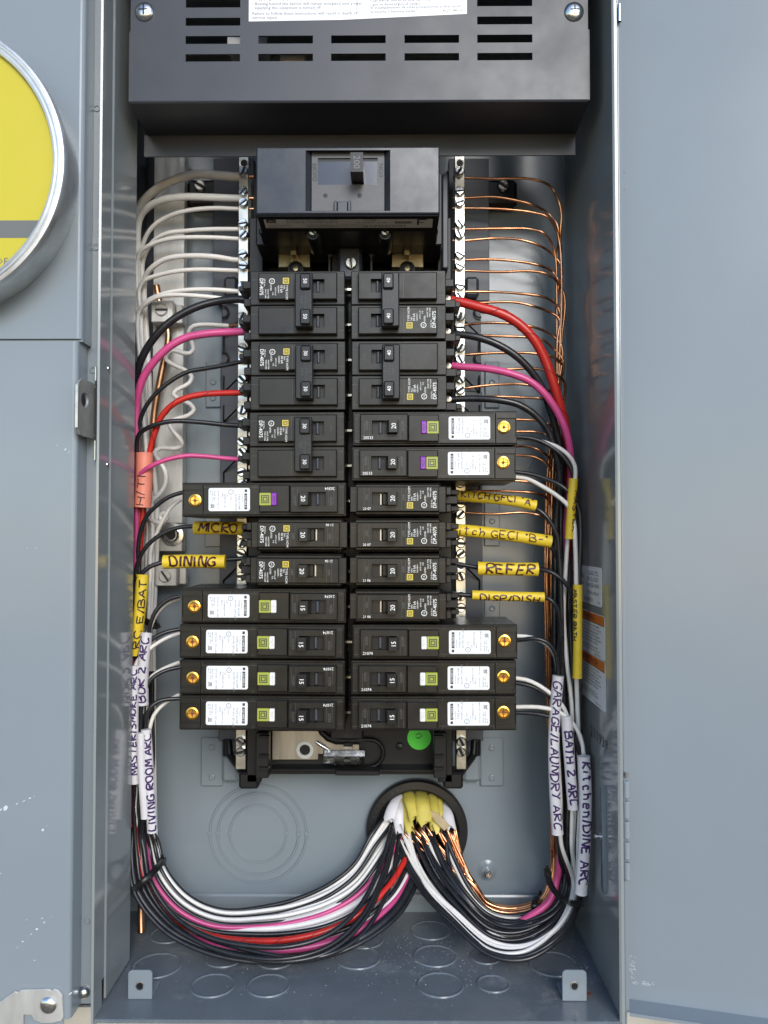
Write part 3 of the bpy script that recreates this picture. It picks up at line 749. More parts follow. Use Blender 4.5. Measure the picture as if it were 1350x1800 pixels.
for px in (580, 653):
    b = MB('slate_plastic'); p = at(px, 448, 655); b.lathe((p[0], p[1], DB - 660), [(2, 0), (2, 6), (0, 6.2)], 12); bx(b, px - 2, 452, px + 2, 500, 668, 655, .3); QI(b, 'guide_pin', pi)
for k in range(14):
    py = 512 + 61.5 * k; b = MB('tin_bar'); bx(b, 604, py - 2.5, 620, py + 2.5, 650, 640, .3); QI(b, 'bus_stab', pi)
# bus plate, strap and green dot at the foot
pol = [at(x, y, 683)[:2] for x, y in ((478,1284),(478,1336),(560,1336),(560,1326),(569,1326),(569,1319),(632,1319),(632,1308),(590,1308),(574,1302),(562,1290),(560,1284))]
b = MB('bus_metal').prism(pol, DB - 689.9, DB - 683, .5); bus = QI(b, 'bus_plate', pi)
p = at(536, 1318, 683); b = MB('nylon_clear', 'deep_plastic').lathe((p[0], p[1], DB - 683), [(7.2, -.1), (7.0, .8), (4.6, 1.0), (4.2, .2)], 26); b.f.pop(); b.m.pop(); b.sm.pop()
b.use('deep_plastic').lathe((p[0], p[1], DB - 683), [(4.4, .1), (0, .12)], 18); b.build('bus_bushing', bus)
b = MB('zinc'); q = [at(556, 1304, 681), at(566, 1311, 680), at(578, 1318, 681)]; b.tube(q, 1.6, 8); b.build('bus_rib', bus)
b = MB('zinc'); yT_, yM, yB_ = at(600, 1319, 683)[1], at(600, 1330, 680)[1], at(600, 1343, 672)[1]
xs = [at(v, 1330, 680)[0] for v in (569, 580, 588, 596, 606, 616, 626, 634, 641)]
prof = [yM - 1.0, yM - 2.6, yB_ + 1.5, yB_, yB_ + 2.6, yB_ + 3.0, yB_ + .4, yB_ + .2, yM - 1.2]
for i in range(8):
    y1 = min(prof[i], prof[i + 1]); b.add([(xs[i], yT_, DB - 683), (xs[i + 1], yT_, DB - 683), (xs[i + 1], yM, DB - 681), (xs[i], yM, DB - 681), (xs[i + 1], y1, DB - 670), (xs[i], y1, DB - 670), (xs[i + 1], y1 - .6, DB - 671), (xs[i], y1 - .6, DB - 671)], [(0, 3, 2, 1), (3, 5, 4, 2), (5, 7, 6, 4)])
b.build('strap', bus)
b = MB('deep_plastic'); q = [at(x, y, 684) for x, y in ((640, 1300), (660, 1302), (672, 1314), (672, 1334), (660, 1346), (640, 1349))]; b.tube(spline(q), 1.6, 6); q = [at(x, y, 684) for x, y in ((565, 1286), (580, 1298), (610, 1301), (640, 1300))]; b.tube(spline(q), 1.8, 6); QI(b, 'base_ridge', pi)
p = at(703, 1313, 686); b = MB('deep_plastic').lathe((p[0], p[1], DB - 690), [(3, 0), (2.6, 4), (0, 4.5)], 16); QI(b, 'base_peg', pi)
p = at(737, 1298, 688); gs = tag(MB('sticker_green').lathe((p[0], p[1], DB - 690), [(9.8, .1), (9.8, .3), (0, .3)], 40).build('green_dot'), 'round bright green sticker below the right breaker column', 'sticker')
b = MB('black_ink'); b.tube(spline([at(x, y, 688) for x, y in ((731, 1292), (737, 1289), (741, 1293), (735, 1298), (731, 1296))], 1), .25, 5); b.build('ink_mark', gs)

# terminal bars with their screws
YS = [286, 302, 337, 357, 394, 413, 448, 468, 503, 522, 557, 577, 612, 632, 667, 686, 721, 741, 776, 795, 830, 850, 885, 904, 939, 955, 973, 995, 1013, 1048, 1068, 1102, 1122, 1157, 1177, 1212, 1232, 1267, 1303, 1321]
random.seed(5)
for sx, px, lab in ((-1, 429.5, 'tall silver screw terminal bar left of the breakers, white wires landing on it'), (1, 807.5, 'tall silver screw terminal bar right of the breakers, bare copper wires landing on it')):
    x = at(px, 300, 675)[0]; yt, ybm = at(px, 277, 675)[1], at(px, 1351, 675)[1]
    root = (x, ybm, DB - 682)
    t = thing('terminal_bar', lab, 'terminal bar', root)
    Q = local(root)
    b = MB('tin_bar', 'deep_plastic').box(x - 4.2, x + 4.2, ybm, yt, DB - 684, DB - 672, .5)
    Q(b, 'bar', t)
    for i, py in enumerate(YS):
        y = at(px, py, 671)[1] 
        if py in (286, 995):
            hb = MB('deep_plastic', 'tin_bar').lathe((x, y, DB - 672), [(3.1, .05), (0, .06)], 18); hb.use('tin_bar').lathe((x, y, DB - 672), [(3.4, 0), (3.3, .3), (2.7, .2)], 18); hb.f.pop(); hb.m.pop(); hb.sm.pop()
            Q(hb, 'screw_hole', t); continue
        o = put('screw', MESHES['screw_zinc'], t, None, R(random.uniform(0, 180))); o.location = Vector(W3((x - .3 * sx * (i % 2), y, DB - 671.2))) - Vector(W3(root)); o.scale = (3.9, 3.9 * 1.5, 3.9)

# aluminium grounding strip at the far left with two lugs
x0, x1 = at(271, 300, 703)[0], at(325, 300, 703)[0]; yt, ybm = at(300, 270, 703)[1], at(300, 969, 703)[1]
root = ((x0 + x1) / 2, ybm, 0); Q = local(root)
al = thing('ground_strip', 'wide pale aluminium strip standing behind the left wires, with two lugs', 'ground strip', root)
b = MB('aluminium').box(x0, x1, ybm + 24, yt, 8, DB - 703, .4); Q(b, 'strip', al)
b = MB('aluminium').box(x0 + .6, x1 + .4, ybm, ybm + 23.4, 9, DB - 701, .5); Q(b, 'strip_foot', al)
for (ax, ay, bx_, by_, dd, an, sy) in ((266, 528, 302, 566, 684, 0, 545), (272, 988, 308, 1030, 690, 55, 1013)):
    a = at(ax, ay, dd); e = at(bx_, by_, dd)
    b = MB('aluminium').box(a[0], e[0] + 1, e[1], a[1], 17, DB - dd, .6); b.box(e[0] + 1.2, e[0] + 7, e[1] + 1, a[1] - 1.5, 17, DB - dd - 8, .6)
    lg = Q(b, 'lug', al)
    p = at((ax + bx_) / 2, sy, dd); o = put('lug_screw', MESHES['screw_alu'], al, None, R(an)); o.location = Vector(W3((p[0], p[1], DB - dd - .6))) - Vector(W3(root)); o.scale = (5.4, 5.4, 5.4)
p = at(297, 940, 690); b = MB('zinc', 'deep_plastic').lathe((p[0], p[1], DB - 701), [(10, -.2), (9.6, 1.4), (6.5, 1.8), (6.3, 5), (5.2, 6), (4.4, 6), (3.8, 3)], 30); b.f.pop(); b.m.pop(); b.sm.pop()
b.use('deep_plastic').lathe((p[0], p[1], DB - 701), [(4.2, 3.2), (0, 3.2)], 16); Q(b, 'strip_bolt', al)
bk = MB('slate_plastic').box(x0 - 9, x0 - .5, yt - 190, yt, 1, 12, .6); Q(bk, 'dark_side_strip', al)  # dark strip along the left edge of the aluminium one

# ------------------------------------------------------------------ main breaker
DMN = 585.0; wM = DB - DMN
mo = at(612, 405, 640)
mb_ = thing('main_breaker', 'large black 200 amp main breaker at the top centre', 'breaker', mo)
QMn = local(mo)
Xm = lambda px, d=DMN: at(px, 320, d)[0]
Ym = lambda py, d=DMN: at(612, py, d)[1]
b = MB('main_plastic')
f_o = (Xm(450), Xm(773), Ym(376), Ym(258)); f_h = (Xm(537), Xm(686), Ym(371), Ym(264)); f_b = (Xm(548, 591), Xm(675.5, 591), Ym(372, 591), Ym(265, 591))
b.frame(f_o, f_h, wM - 50, wM, f_b, wM - 6, 1.0)
QMn(b, 'body', mb_)
# lower shoulder carrying the label, then the base with its screws
ya, yb3, yc3 = Ym(377), at(612, 383, 587)[1], at(612, 404, 603)[1]
b = MB('handle_plastic').extrude_x([(ya, wM - 1.2), (ya - 1.2, wM - .4), (yb3, DB - 587), (yc3, DB - 601), (yc3 - .8, DB - 604), (yc3 - .4, DB - 640), (ya, DB - 640)], Xm(453), Xm(771)); QMn(b, 'shoulder', mb_)
ex = Vector((1, 0, 0)); n0 = Vector((0, yc3 - yb3, -14.0)); L = n0.length; ey = -n0 / L
nrm = ex.cross(ey)
lx = [Xm(466, 595), Xm(760, 595)]
def lab(u, v, o=.12): # u mm from the left, v up the slope
    q = Vector((lx[0], yc3, DB - 601)) + ex * u + ey * v + nrm * o; return tuple(q)
wl_ = lx[1] - lx[0]
b = MB('label_cream').add([lab(0, 1.4), lab(wl_, 1.4), lab(wl_, L - 1.6), lab(0, L - 1.6)], [(0, 1, 2, 3)]); ml = QMn(b, 'label', mb_)
pr = MB('print_dark')
def lt(t, u, v, sz, wd=1.0, al='l'):
    q = lab(u, v, .2); pr.text(t, q[0], q[1], q[2], sz, 0, al, tuple(ex), tuple(ey), wd)
lt('22 000 A  120/240 V ~', 16, 9.2, 2.4, 1.5); lt('THERMAL-MAGNETIC UNIT', 16, 12.0, 1.9, 1.6); lt('40\u00b0C', 47, 9.2, 2.4, 1.3); lt('LISTED', 73, 11.6, 2.2, 1.3); lt('C.B. ISSUE No. E-2186', 66, 8.6, 1.9, 1.3)
lt('QOM2200VH', 71, 4.2, 3.8, 1.45); lt('TIGHTEN TERMINALS TO RATED TORQUE', 30, 5.2, 1.8, 1.2); lt('USE CU OR AL WIRE 75C', 30, 3.2, 1.8, 1.2); lt('SQUARE D COMPANY', 2, 5, 1.6, 1.1); lt('MADE IN USA', 2, 3, 1.6, 1.1)
for (u0, u1, v0, v1) in ((1.6, 8.6, 8.2, 12.6), (111, 118, 11.4, 12.6), (111, 112.3, 5, 11.4), (112.3, 116, 8.0, 8.9)): pr.add([lab(u0, v0, .18), lab(u1, v0, .18), lab(u1, v1, .18), lab(u0, v1, .18)], [(0, 1, 2, 3)])
for k in range(16): u = 95 + k * .75; pr.add([lab(u, 7, .18), lab(u + (.35 if k % 3 else .6), 7, .18), lab(u + (.35 if k % 3 else .6), 10, .18), lab(u, 10, .18)], [(0, 1, 2, 3)])
pr.use('label_cream').text('[D]', *lab(5.1, 10.4, .24), 2.6, 0, 'c', tuple(ex), tuple(ey), 1.2)
pr.build('print', ml)
b = MB('deep_plastic'); b.box(Xm(452, 640), Xm(777, 640), Ym(436, 640), Ym(310, 640), DB - 676, DB - 634, 1)
yk = at(612, 412, 616)[1]
b.box(Xm(455, 612), Xm(770, 612), yk - 1, yk + 3, DB - 634, DB - 612, .8); QMn(b, 'base', mb_)
b = MB('slate_plastic'); b.box(Xm(777, 660), Xm(787, 660), Ym(475, 660), Ym(310, 660), DB - 690, DB - 655, .8); QMn(b, 'side_skirt', mb_)
for px in (550, 677):
    p = at(px, 410, 608); b = MB('handle_plastic').lathe((p[0], p[1], DB - 640), [(5.6, 0), (5.6, 30), (4.6, 32), (0, 32)], 24); b.lathe((p[0], p[1], DB - 607), [(3.3, 0), (3.3, .6), (0, .61)], 20)
    QMn(b, 'screw_boss', mb_)
    o = put('screw', MESHES['screw_bronze'], mb_, None, R(40)); o.location = Vector(W3((p[0], p[1], DB - 607.4))) - Vector(W3(mo)); o.scale = (3.0, 5, 3.0)
# recessed fascia with handle window
wi = wM - 6
f2o = (f_b[0] + .1, f_b[1] - .1, f_b[2] + .1, f_b[3] - .1)
wx = (Xm(559, 591), Xm(664, 591), Ym(326, 591), Ym(279, 591))
b = MB('fascia_plastic')
b.plate([f2o[0], wx[0], wx[1], f2o[1]], [f2o[2], wx[2], wx[3], f2o[3]], {(1, 1)}, wi + .1, wi + 1.2); QMn(b, 'fascia', mb_)
wb_ = wi + .2
# polished slide plates behind the window
b = MB('slide_gloss').box(wx[0] + .2, wx[1] - .2, wx[2] + .2, wx[3] - 2.2, wi + .02, wi + .3, 0); b.use('deep_plastic').box(wx[0] + .2, wx[1] - .2, wx[3] - 2.2, wx[3] - .2, wi + .02, wi + .1, 0)
QMn(b, 'slide_plate', mb_)
hx0, hx1 = Xm(617, 580), Xm(639, 580); hyT, hyB = Ym(267, 572), Ym(305, 572)
b = MB('handle_plastic'); q = 12
prof = [(wx[2] + 1, wi + .3), (wx[2] + 1.2, wi + 2.5), (hyB, wi + 19), (hyB + .8, wi + 20), (hyT - .8, wi + 20), (hyT, wi + 19), (wx[3] - 4, wi + .3)]
b.extrude_x(prof, hx0, hx1); hn = QMn(b, 'switch_handle', mb_)
pr = MB('print_grey').text('200', (hx0 + hx1) / 2, (hyT + hyB) / 2, wi + 20.15, 6.4, -90, 'c', res=2); pr.build('rating', hn)
b = MB('deep_plastic'); b.text('O/OFF', (f_b[0] + wx[0]) / 2, (wx[2] + wx[3]) / 2 - .5, wi + 1.3, 4.6, 90, 'c', wide=1.05, res=2); b.text('I/ON', (f_b[1] + wx[1]) / 2, (wx[2] + wx[3]) / 2 + .5, wi + 1.3, 4.6, 90, 'c', wide=1.05, res=2)
for px in (572, 632): p = at(px, 344, 590); b.lathe((p[0], p[1], wi + 1.25), [(1.7, 0), (0, .02)], 14)
QMn(b, 'fascia_marks', mb_)
p = at(602, 363, 588); b = MB('main_plastic', 'slate_plastic'); b.box(p[0] - 6.2, p[0] - 3.8, p[1] - 4, p[1] + 4, wi + 1.2, wi + 4, .5); b.box(p[0] + 3.8, p[0] + 6.2, p[1] - 4, p[1] + 4, wi + 1.2, wi + 4, .5); b.use('slate_plastic').box(p[0] - 3.7, p[0] + 3.7, p[1] - 4, p[1] + 4, wi + 1.2, wi + 2.6, .5); QMn(b, 'catch', mb_)

# ------------------------------------------------------------------ branch breakers (local frame: u outwards from the bus, v up, W out)
ZT, ZB = at(612, 475, 600)[1], at(612, 1287, 600)[1]
PITCHZ = (ZT - ZB) / 13
XIN = {1: at(618, 900, 600)[0], -1: at(607, 900, 600)[0]}
WB = 60.0
def cached(key, fn):
    if key not in MESHES:
        o = fn().build('tmp', None, key); bpy.data.objects.remove(o)
    return MESHES[key]
def part(root, name, key, fn):
    o = put(name, cached(key, fn), root)
    if name == 'switch_marks': o['kind'] = 'stuff'
    return o
T_ = 62.0
def emblem(b, u, v, s, w, m1, m2):
    b.use(m2).box(u - s / 2, u + s / 2, v - s / 2, v + s / 2, w, w + .12, 0)
    for k, (a, c) in enumerate(((.36, .28), (.21, .13))):
        b.use(m1); a *= s; c *= s
        for (x0, x1, y0, y1) in ((-a, a, c, a), (-a, a, -a, -c), (-a, -c, -c, c), (c, a, -c, c)): b.box(u + x0, u + x1, v + y0, v + y1, w + .12, w + .22, 0)
def hom_print(b, v0, dp=2):
    """white print on a plain breaker, reading upwards"""
    b.use('print_white')
    W = 67.1
    for t, u, v, sz in (('TYPE HOM', 42.0, v0 - 2.9, 2.35), ('TIPO', 44.0, v0 - 2.6, 1.5), ('10 kA', 45.8, v0 - 2.8, 2.5), ('120/240V~', 48.0, v0 - 2.8, 1.5), ('LISTED', 53.6, v0 - 3.2, 1.6), ('C.B.', 52.0, v0 + 2.6, 1.4), ('60/75 Cu-Al', 50.2, v0 - 1.2, 1.3),
                       ('DP-4075', 60.4, v0 - 7.8, 3.7), ('ISSUE No.', 58.2, v0 - 7.4, 1.5), ('HACR TYPE', 55.6, v0 + .2, 1.4), ('SWD CURR', 57.4, v0 + .2, 1.4)):
        b.text(t, u, v, W, sz, 90, 'l', wide=.95, res=2)
    c = (52.8, v0 - 5.6); b.lathe((c[0], c[1], W), [(2.1, 0), (2.1, .03), (1.65, .03)], 18); b.f.pop(); b.m.pop(); b.sm.pop()
    b.text('UL', c[0], c[1], W, 1.9, 90, 'c')
    emblem(b, 42.6, v0 - 5.8, 4.4, 67.02, 'print_dark', 'print_yellow')
    return b
def handle(b, hv, W0=56.0, W1=75.0):
    """thrown toggle leaning outwards, in the u,W plane"""
    V = []
    for v in (hv - 4.4, hv + 4.4):
        for (u, w) in ((24.5, W0), (31.5, W0), (33.4, W1 - .6), (32.8, W1), (26.8, W1), (26.2, W1 - .6)): V.append((u, v, w))
    n = 6
    b.add(V, [tuple(range(n - 1, -1, -1)), tuple(range(n, 2 * n))] + [(i, (i + 1) % n, n + (i + 1) % n, n + i) for i in range(n)])
    return b
def ridge(b, x0, x1, y0, y1, w): b.use('breaker_edge').box(x0, x1, y0, y1, w - .1, w + .14, 0)
def b_one_body():
    b = MB('black_plastic').box(2, 65.5, -12.1, 12.1, 0, 60, 1.6)
    b.box(-1, 69, -9.4, 9.4, 0, 61.6, .5)
    b.box(69.2, 73, -9.2, -3.4, 30, 59, .5); b.box(69.2, 73, 3.4, 9.2, 30, 59, .5)
    b.frame((4.4, 63.6, -8.9, 8.9), (15.2, 33.4, -4.9, 4.9), 61.6, 67, (15.4, 33.2, -4.8, 4.8), 60.2, .5)
    b.use('deep_plastic').box(15.5, 33.1, -4.7, 4.7, 60.2, 60.4, 0); b.use('bus_metal').box(20.6, 22.4, -4.4, 4.4, 60.4, 62.2, .4); b.use('handle_plastic').box(22.6, 27, -4.4, 4.4, 60.4, 63, .6); b.use('black_plastic')  # near-black floor plate paints the shade inside the handle window
    for x in (9.5, 13.0): ridge(b, x, x + .15, -8, 8, 67)
    for x in (36.5, 39.5): ridge(b, x, x + .15, -8, 8, 67)
    ridge(b, -.5, 4.2, 5.2, 5.35, 61.6); ridge(b, 63.8, 68.6, 5.2, 5.35, 61.6)
    b.use('deep_plastic').box(69.1, 79, -2.6, 3.4, 22, 44, .5); b.box(74, 80, -8, -4, 20, 40, .5); b.box(74, 80, 4.4, 8.4, 20, 40, .5)
    return b
def b_two_body():
    b = MB('black_plastic')
    for s_ in (-1, 1):
        c = s_ * 12.75
        b.use('black_plastic').box(0, 69.5, c - 12.6, c + 12.6, 0, 62, .6)
        b.frame((5.4, 62.8, c - 10, c + 9.8), (14.6, 33, c - 5, c + 5), 62, 67, (14.8, 32.8, c - 4.9, c + 4.9), 62.1, .7)
        b.use('deep_plastic').box(14.9, 32.7, c - 4.8, c + 4.8, 62.1, 62.3, 0); b.use('slate_plastic').box(18.4, 20.6, c - 4.5, c + 4.5, 62.3, 65, .7); b.use('black_plastic')  # near-black window floors put the recess shade into the colour
        ridge(b, 38.2, 38.4, c - 9, c + 9, 67); ridge(b, .6, 5.2, c + 6, c + 6.2, 62); ridge(b, 63, 69, c - 6.2, c - 6, 62); ridge(b, .6, 5.2, c - 9, c - 8.8, 62)
        b.use('breaker_edge').box(63.2, 69.1, c + 9.5, c + 9.65, 62, 62.15, 0)
        b.use('deep_plastic').box(69.2, 76.5, c + 4, c + 10, 16, 50, .6).box(69.2, 78, c - 10.5, c - 4.5, 16, 46, .6).box(76.8, 82, c - 8.5, c - 4.4, 18, 40, .5).box(69.2, 73, c - 4.4, c + 3.9, 10, 34, .4)
    return b
def b_afci_body():
    b = MB('black_plastic')
    b.box(0, 120, -12.5, 12.5, 0, 60.4, .6)
    b.box(1, 104.4, -11.2, 11.2, 60.4, 62, .4)
    b.frame((104.5, 119.6, -11.2, 11.2), (105.6, 119.5, -7.2, 7.2), 60.4, 62, (105.6, 119.5, -7.2, 7.2), 60.5, .3)
    b.frame((5.8, 40.4, -9.8, 9.8), (14.4, 32.4, -5.1, 5.1), 62, 67.2, (14.6, 32.2, -5, 5), 62.1, .7)
    b.use('deep_plastic').box(14.7, 32.1, -4.9, 4.9, 62.1, 62.3, 0); b.use('slate_plastic').box(19.4, 21.6, -4.5, 4.5, 62.3, 64.6, .6); b.use('black_plastic')  # near-black plate on the window floor stands in for its shade
    b.frame((40.8, 62.8, -10.2, 9.4), (49.8, 62.79, -4.8, 4.8), 62, 66.2, (49.8, 62.79, -4.8, 4.8), 63, .6)
    for x in (8.6, 12.6, 34.8, 38.2): ridge(b, x, x + .15, -8.6, 4, 67.2)
    for x in (66.5, 84, 103.6): ridge(b, x, x + .15, -11, -8.8, 62); ridge(b, x, x + .15, 8.8, 11, 62)
    ridge(b, 1.4, 5.6, 7, 7.15, 62); ridge(b, 1.4, 5.6, -9, -8.85, 62); ridge(b, 64, 104, -8.8, -8.65, 62)
    return b
def b_afci_label():
    b = MB('label_white'); pol = []
    for (cx, cy, a0) in ((99, 7, 0), (71.6, 7, 90), (71.6, -7, 180), (99, -7, 270)):
        for k in range(4): a = R(a0 + 30 * k); pol.append((cx + 1.4 * math.cos(a), cy + 1.4 * math.sin(a)))
    return b.prism(pol, 62.02, 62.25)
def b_afci_print(ty, a, b2, iss):
    def fn():
        b = MB('print_grey'); W = 62.34
        b.use('print_dark').box(72.2, 74.2, -4.4, 7.2, 62.26, 62.3, 0); b.box(72.2, 74.0, -7.4, -5.4, 62.26, 62.3, 0)
        b.use('label_white').text('SQUARE D', 73.2, 1.4, W, 1.9, 90, 'c', wide=1.05)
        b.use('print_grey')
        for t, u, v, sz, al in ((ty, 78, -4.2, 2.2, 'l'), (a, 80.4, -4.2, 2.2, 'l'), ('by Schneider', 75.6, -4.0, 1.2, 'l'), ('C.B.', 86.6, -4.5, 1.6, 'l'), (b2, 88.4, -4.5, 1.7, 'l'), ('AFCI', 90.2, -4.5, 1.7, 'l'), (iss, 93.2, -6.6, 1.8, 'l'),
                                ('HACR Type', 95.8, -6.6, 1.5, 'l'), ('60 Hz, 120 V~', 97.3, -6.6, 1.5, 'l'), ('40\u00b0C', 98.8, -6.6, 1.5, 'l'), ('20 / 07', 98.6, 4.5, 1.3, 'c')):
            b.text(t, u, v, W, sz, 90, al)
        b.lathe((84, -5.4, W), [(1.9, 0), (1.9, .02), (1.55, .02)], 16); b.f.pop(); b.m.pop(); b.sm.pop()
        b.text('UL', 84, -5.4, W, 1.5, 90, 'c'); b.text('LISTED', 84, -2.8, W, 1.2, 90, 'l')
        for k in range(3): b.box(96.2 + k * .9, 96.8 + k * .9, 3.4, 6.2, 62.27, 62.3, 0)
        return b
    return fn
def digits(key, t, v=0.0, W=75.12, sz=4.6, u=30): return cached(key, lambda: MB('print_white').text(t, u, v, W, sz, 90, 'c', res=2, wide=.95))
def place(side, slot, span=1):
    z = ZT - PITCHZ * (slot + span / 2)
    rn = random.Random(slot * 31 + side)
    return (XIN[side] + rn.uniform(-.7, .7), z + rn.uniform(-.12, .12), WB + rn.uniform(-.7, .5)), (0 if side > 0 else math.pi) + R(rn.uniform(-.35, .35))
def two_pole(side, slot, amp, label, group=None, boss='COMMON'):
    loc, rot = place(side, slot, 2); t = thing('double_breaker', label, 'breaker', loc, rot, 'two-pole breakers')
    part(t, 'body', 'two_body', b_two_body)
    ls = -12.75
    part(t, 'print', 'two_print', lambda: hom_print(MB('print_white'), ls + 2.0))
    for s_ in (-1, 1):
        part(t, 'terminal_screw', 'term_screw%d' % s_, lambda: MB('bus_metal').lathe((72.8, s_ * 12.75, 40), [(2.7, -8), (2.7, -6), (2.2, -5.4), (0, -5.2)], 14))
    def tie():
        b = MB('handle_plastic').box(22.4, 35.2, -19.6, 19.6, 68.2, 76.4, .8)
        for s_ in (-1, 1):
            b.box(23.6, 31.2, s_ * 12.75 - 5.6, s_ * 12.75 + 5.6, 76.4, 79, .9); b.box(24.5, 31.5, s_ * 12.75 - 4.4, s_ * 12.75 + 4.4, 57, 68.4, .3)
        b.use('emboss')
        for t_, u in (('LOCK TO', 24.3), ('COMMON', 27.4), ('TRIP', 30.4)): b.text(t_, u, 0, 76.5, 3.2, 90, 'c')
        return b
    h = part(t, 'handle_tie', 'two_tie', tie)
    for s_ in (-1, 1): put('rating', digits('rt%s%d' % (amp, s_), amp, s_ * 12.75, 79.1, 3.9, 27.4), h)
    part(t, 'switch_marks', 'two_emb', lambda: MB('emboss').text('OFF', 35.6, -12.7, 67.1, 3, 90, 'c', res=2).text('OFF', 36, 12.7, 67.1, 3, 90, 'c', res=2).text('ON', 9.5, 12.7, 67.1, 3, 90, 'c', res=2).text('ON', 9.5, -12.7, 67.1, 3, 90, 'c', res=2))
def one_pole(side, slot, label, date):
    loc, rot = place(side, slot); t = thing('single_breaker', label, 'breaker', loc, rot, 'single-pole 20 amp breakers')
    part(t, 'body', 'one_body', b_one_body)
    h = part(t, 'switch_handle', 'one_handle', lambda: handle(MB('handle_plastic'), 0)); put('rating', digits('20h', '20'), h)
    part(t, 'print', 'one_print', lambda: hom_print(MB('print_white'), 1.2))
    part(t, 'date_code', 'dc' + date, lambda: MB('print_white').text(date, 11.5, -7.0, 67.1, 2.5, 0, 'c', res=2))
    part(t, 'switch_marks', 'one_emb', lambda: MB('breaker_edge').text('ON', 11.4, 1, 67.1, 2.6, 90, 'c', res=2).text('OFF', 38, 1, 67.1, 2.6, 90, 'c', res=2))
def afci(side, slot, amp, colr, label, group, code):
    loc, rot = place(side, slot); t = thing('arc_fault_breaker', label, 'breaker', loc, rot, group)
    part(t, 'body', 'afci_body', b_afci_body)
    h = part(t, 'switch_handle', 'one_handle', None); put('rating', digits(amp + 'h', amp), h)
    lb = part(t, 'label', 'afci_label', b_afci_label)
    k = 'p' if colr == 'purple_button' else 'w'
    put('print', cached('afp' + k, b_afci_print('TYPE HOMP', 'HOM120PDF' if k == 'p' else 'HOM115PCAFI', 'CI/GFCI & C.B.' if k == 'p' else 'COMBINATION', 'ISSUE NO. AZ-76' if k == 'p' else 'ISSUE NO. DP-0040')), lb)
    bt = part(t, 'test_button', 'btn' + k, lambda: MB(colr).box(50.0, 54.0, -4.6, 4.6, 63, 67.4, .5))
    put('button_text', cached('btx' + k, lambda: MB('emboss' if k == 'p' else 'label_cream').text('TEST', 52, 0, 67.5, 2.6, 90, 'c')), bt)
    def em():
        b = MB('emblem_green').box(54.2, 62.6, -4.6, 4.6, 63, 66.6, .3); emblem(b, 58.4, 0, 8.0, 66.55, 'print_dark', 'emblem_green'); return b
    part(t, 'emblem', 'afci_emb', em)
    put('terminal_screw', cached('aft', lambda: MB('brass', 'handle_plastic').lathe((110.6, 0, 56), [(5.2, 0), (5.2, 4.2), (4.9, 5.0), (3.6, 5.4), (3.4, 5.0), (1.7, 4.9), (0, 4.9)], 26).use('handle_plastic').lathe((110.6, 0, 60.92), [(1.6, 0), (0, .03)], 4).box(109.9, 111.3, -5, 5, 60.4, 61.0, 0) if False else
        MB('brass', 'rust').lathe((110.6, .6, 56), [(4.9, 0), (4.9, 4.6), (4.6, 5.3), (3.5, 5.6), (3.2, 5.1), (1.7, 5.0), (0, 5.0)], 26).use('rust').box(110.3, 110.9, -3.9, 5.1, 61.0, 61.12, 0).box(106.4, 114.8, .4, .8, 61.0, 61.1, 0).lathe((110.6, .6, 61.1), [(1.5, 0), (0, .05)], 4)), t)
    part(t, 'date_code', 'dc' + code, lambda: MB('print_white').text(code, 11.5, -7.4, 67.3, 2.9, 0, 'c', res=2))
    part(t, 'switch_marks', 'afm', lambda: MB('breaker_edge').text('I/ON', 10.6, 1.5, 67.3, 2.9, 90, 'c', res=2).text('O/OFF', 36.6, 1, 67.3, 2.6, 90, 'c', res=2))
cached('one_handle', lambda: handle(MB('handle_plastic'), 0))
two_pole(-1, 0, '50', 'two-pole 50 amp breaker at the top of the left column')
two_pole(-1, 2, '30', 'upper of the two 30 amp two-pole breakers in the left column')
two_pole(-1, 4, '30', 'lower of the two 30 amp two-pole breakers, just above a purple-button breaker')
two_pole(1, 0, '40', 'two-pole 40 amp breaker at the top of the right column, thick red wire')
two_pole(1, 2, '40', 'two-pole 40 amp breaker second in the right column, with the pink wire')
GP, GW = '20 amp breakers with purple test buttons', '15 amp breakers with white test buttons'
afci(1, 4, '20', 'purple_button', 'upper of the two long purple-button breakers in the right column', GP, '20533')
afci(1, 5, '20', 'purple_button', 'lower of the two long purple-button breakers in the right column', GP, '20533')
afci(-1, 6, '20', 'purple_button', 'only long breaker with a purple button in the left column', GP, '20304')
one_pole(-1, 7, 'single-pole breaker in the left column beside the MICRO tag', '21 06')
one_pole(-1, 8, 'single-pole breaker in the left column beside the DINING tag', '21 06')
one_pole(1, 6, 'topmost short single-pole breaker in the right column', '20 07')
one_pole(1, 7, 'second short single-pole breaker of four in the right column', '20 07')
one_pole(1, 8, 'short single-pole breaker in the right column level with the REFER tag', '21 06')
one_pole(1, 9, 'lowest short single-pole breaker in the right column', '21 06')
for i, n_ in enumerate(('topmost', 'second from top', 'third from top', 'bottom')):
    afci(-1, 9 + i, '15', 'white_button', n_ + ' of four long white-button breakers in the left column', GW, '21074')
for i, n_ in enumerate(('topmost', 'middle', 'bottom')):
    afci(1, 10 + i, '15', 'white_button', n_ + ' of three long white-button breakers in the right column', GW, '21074')
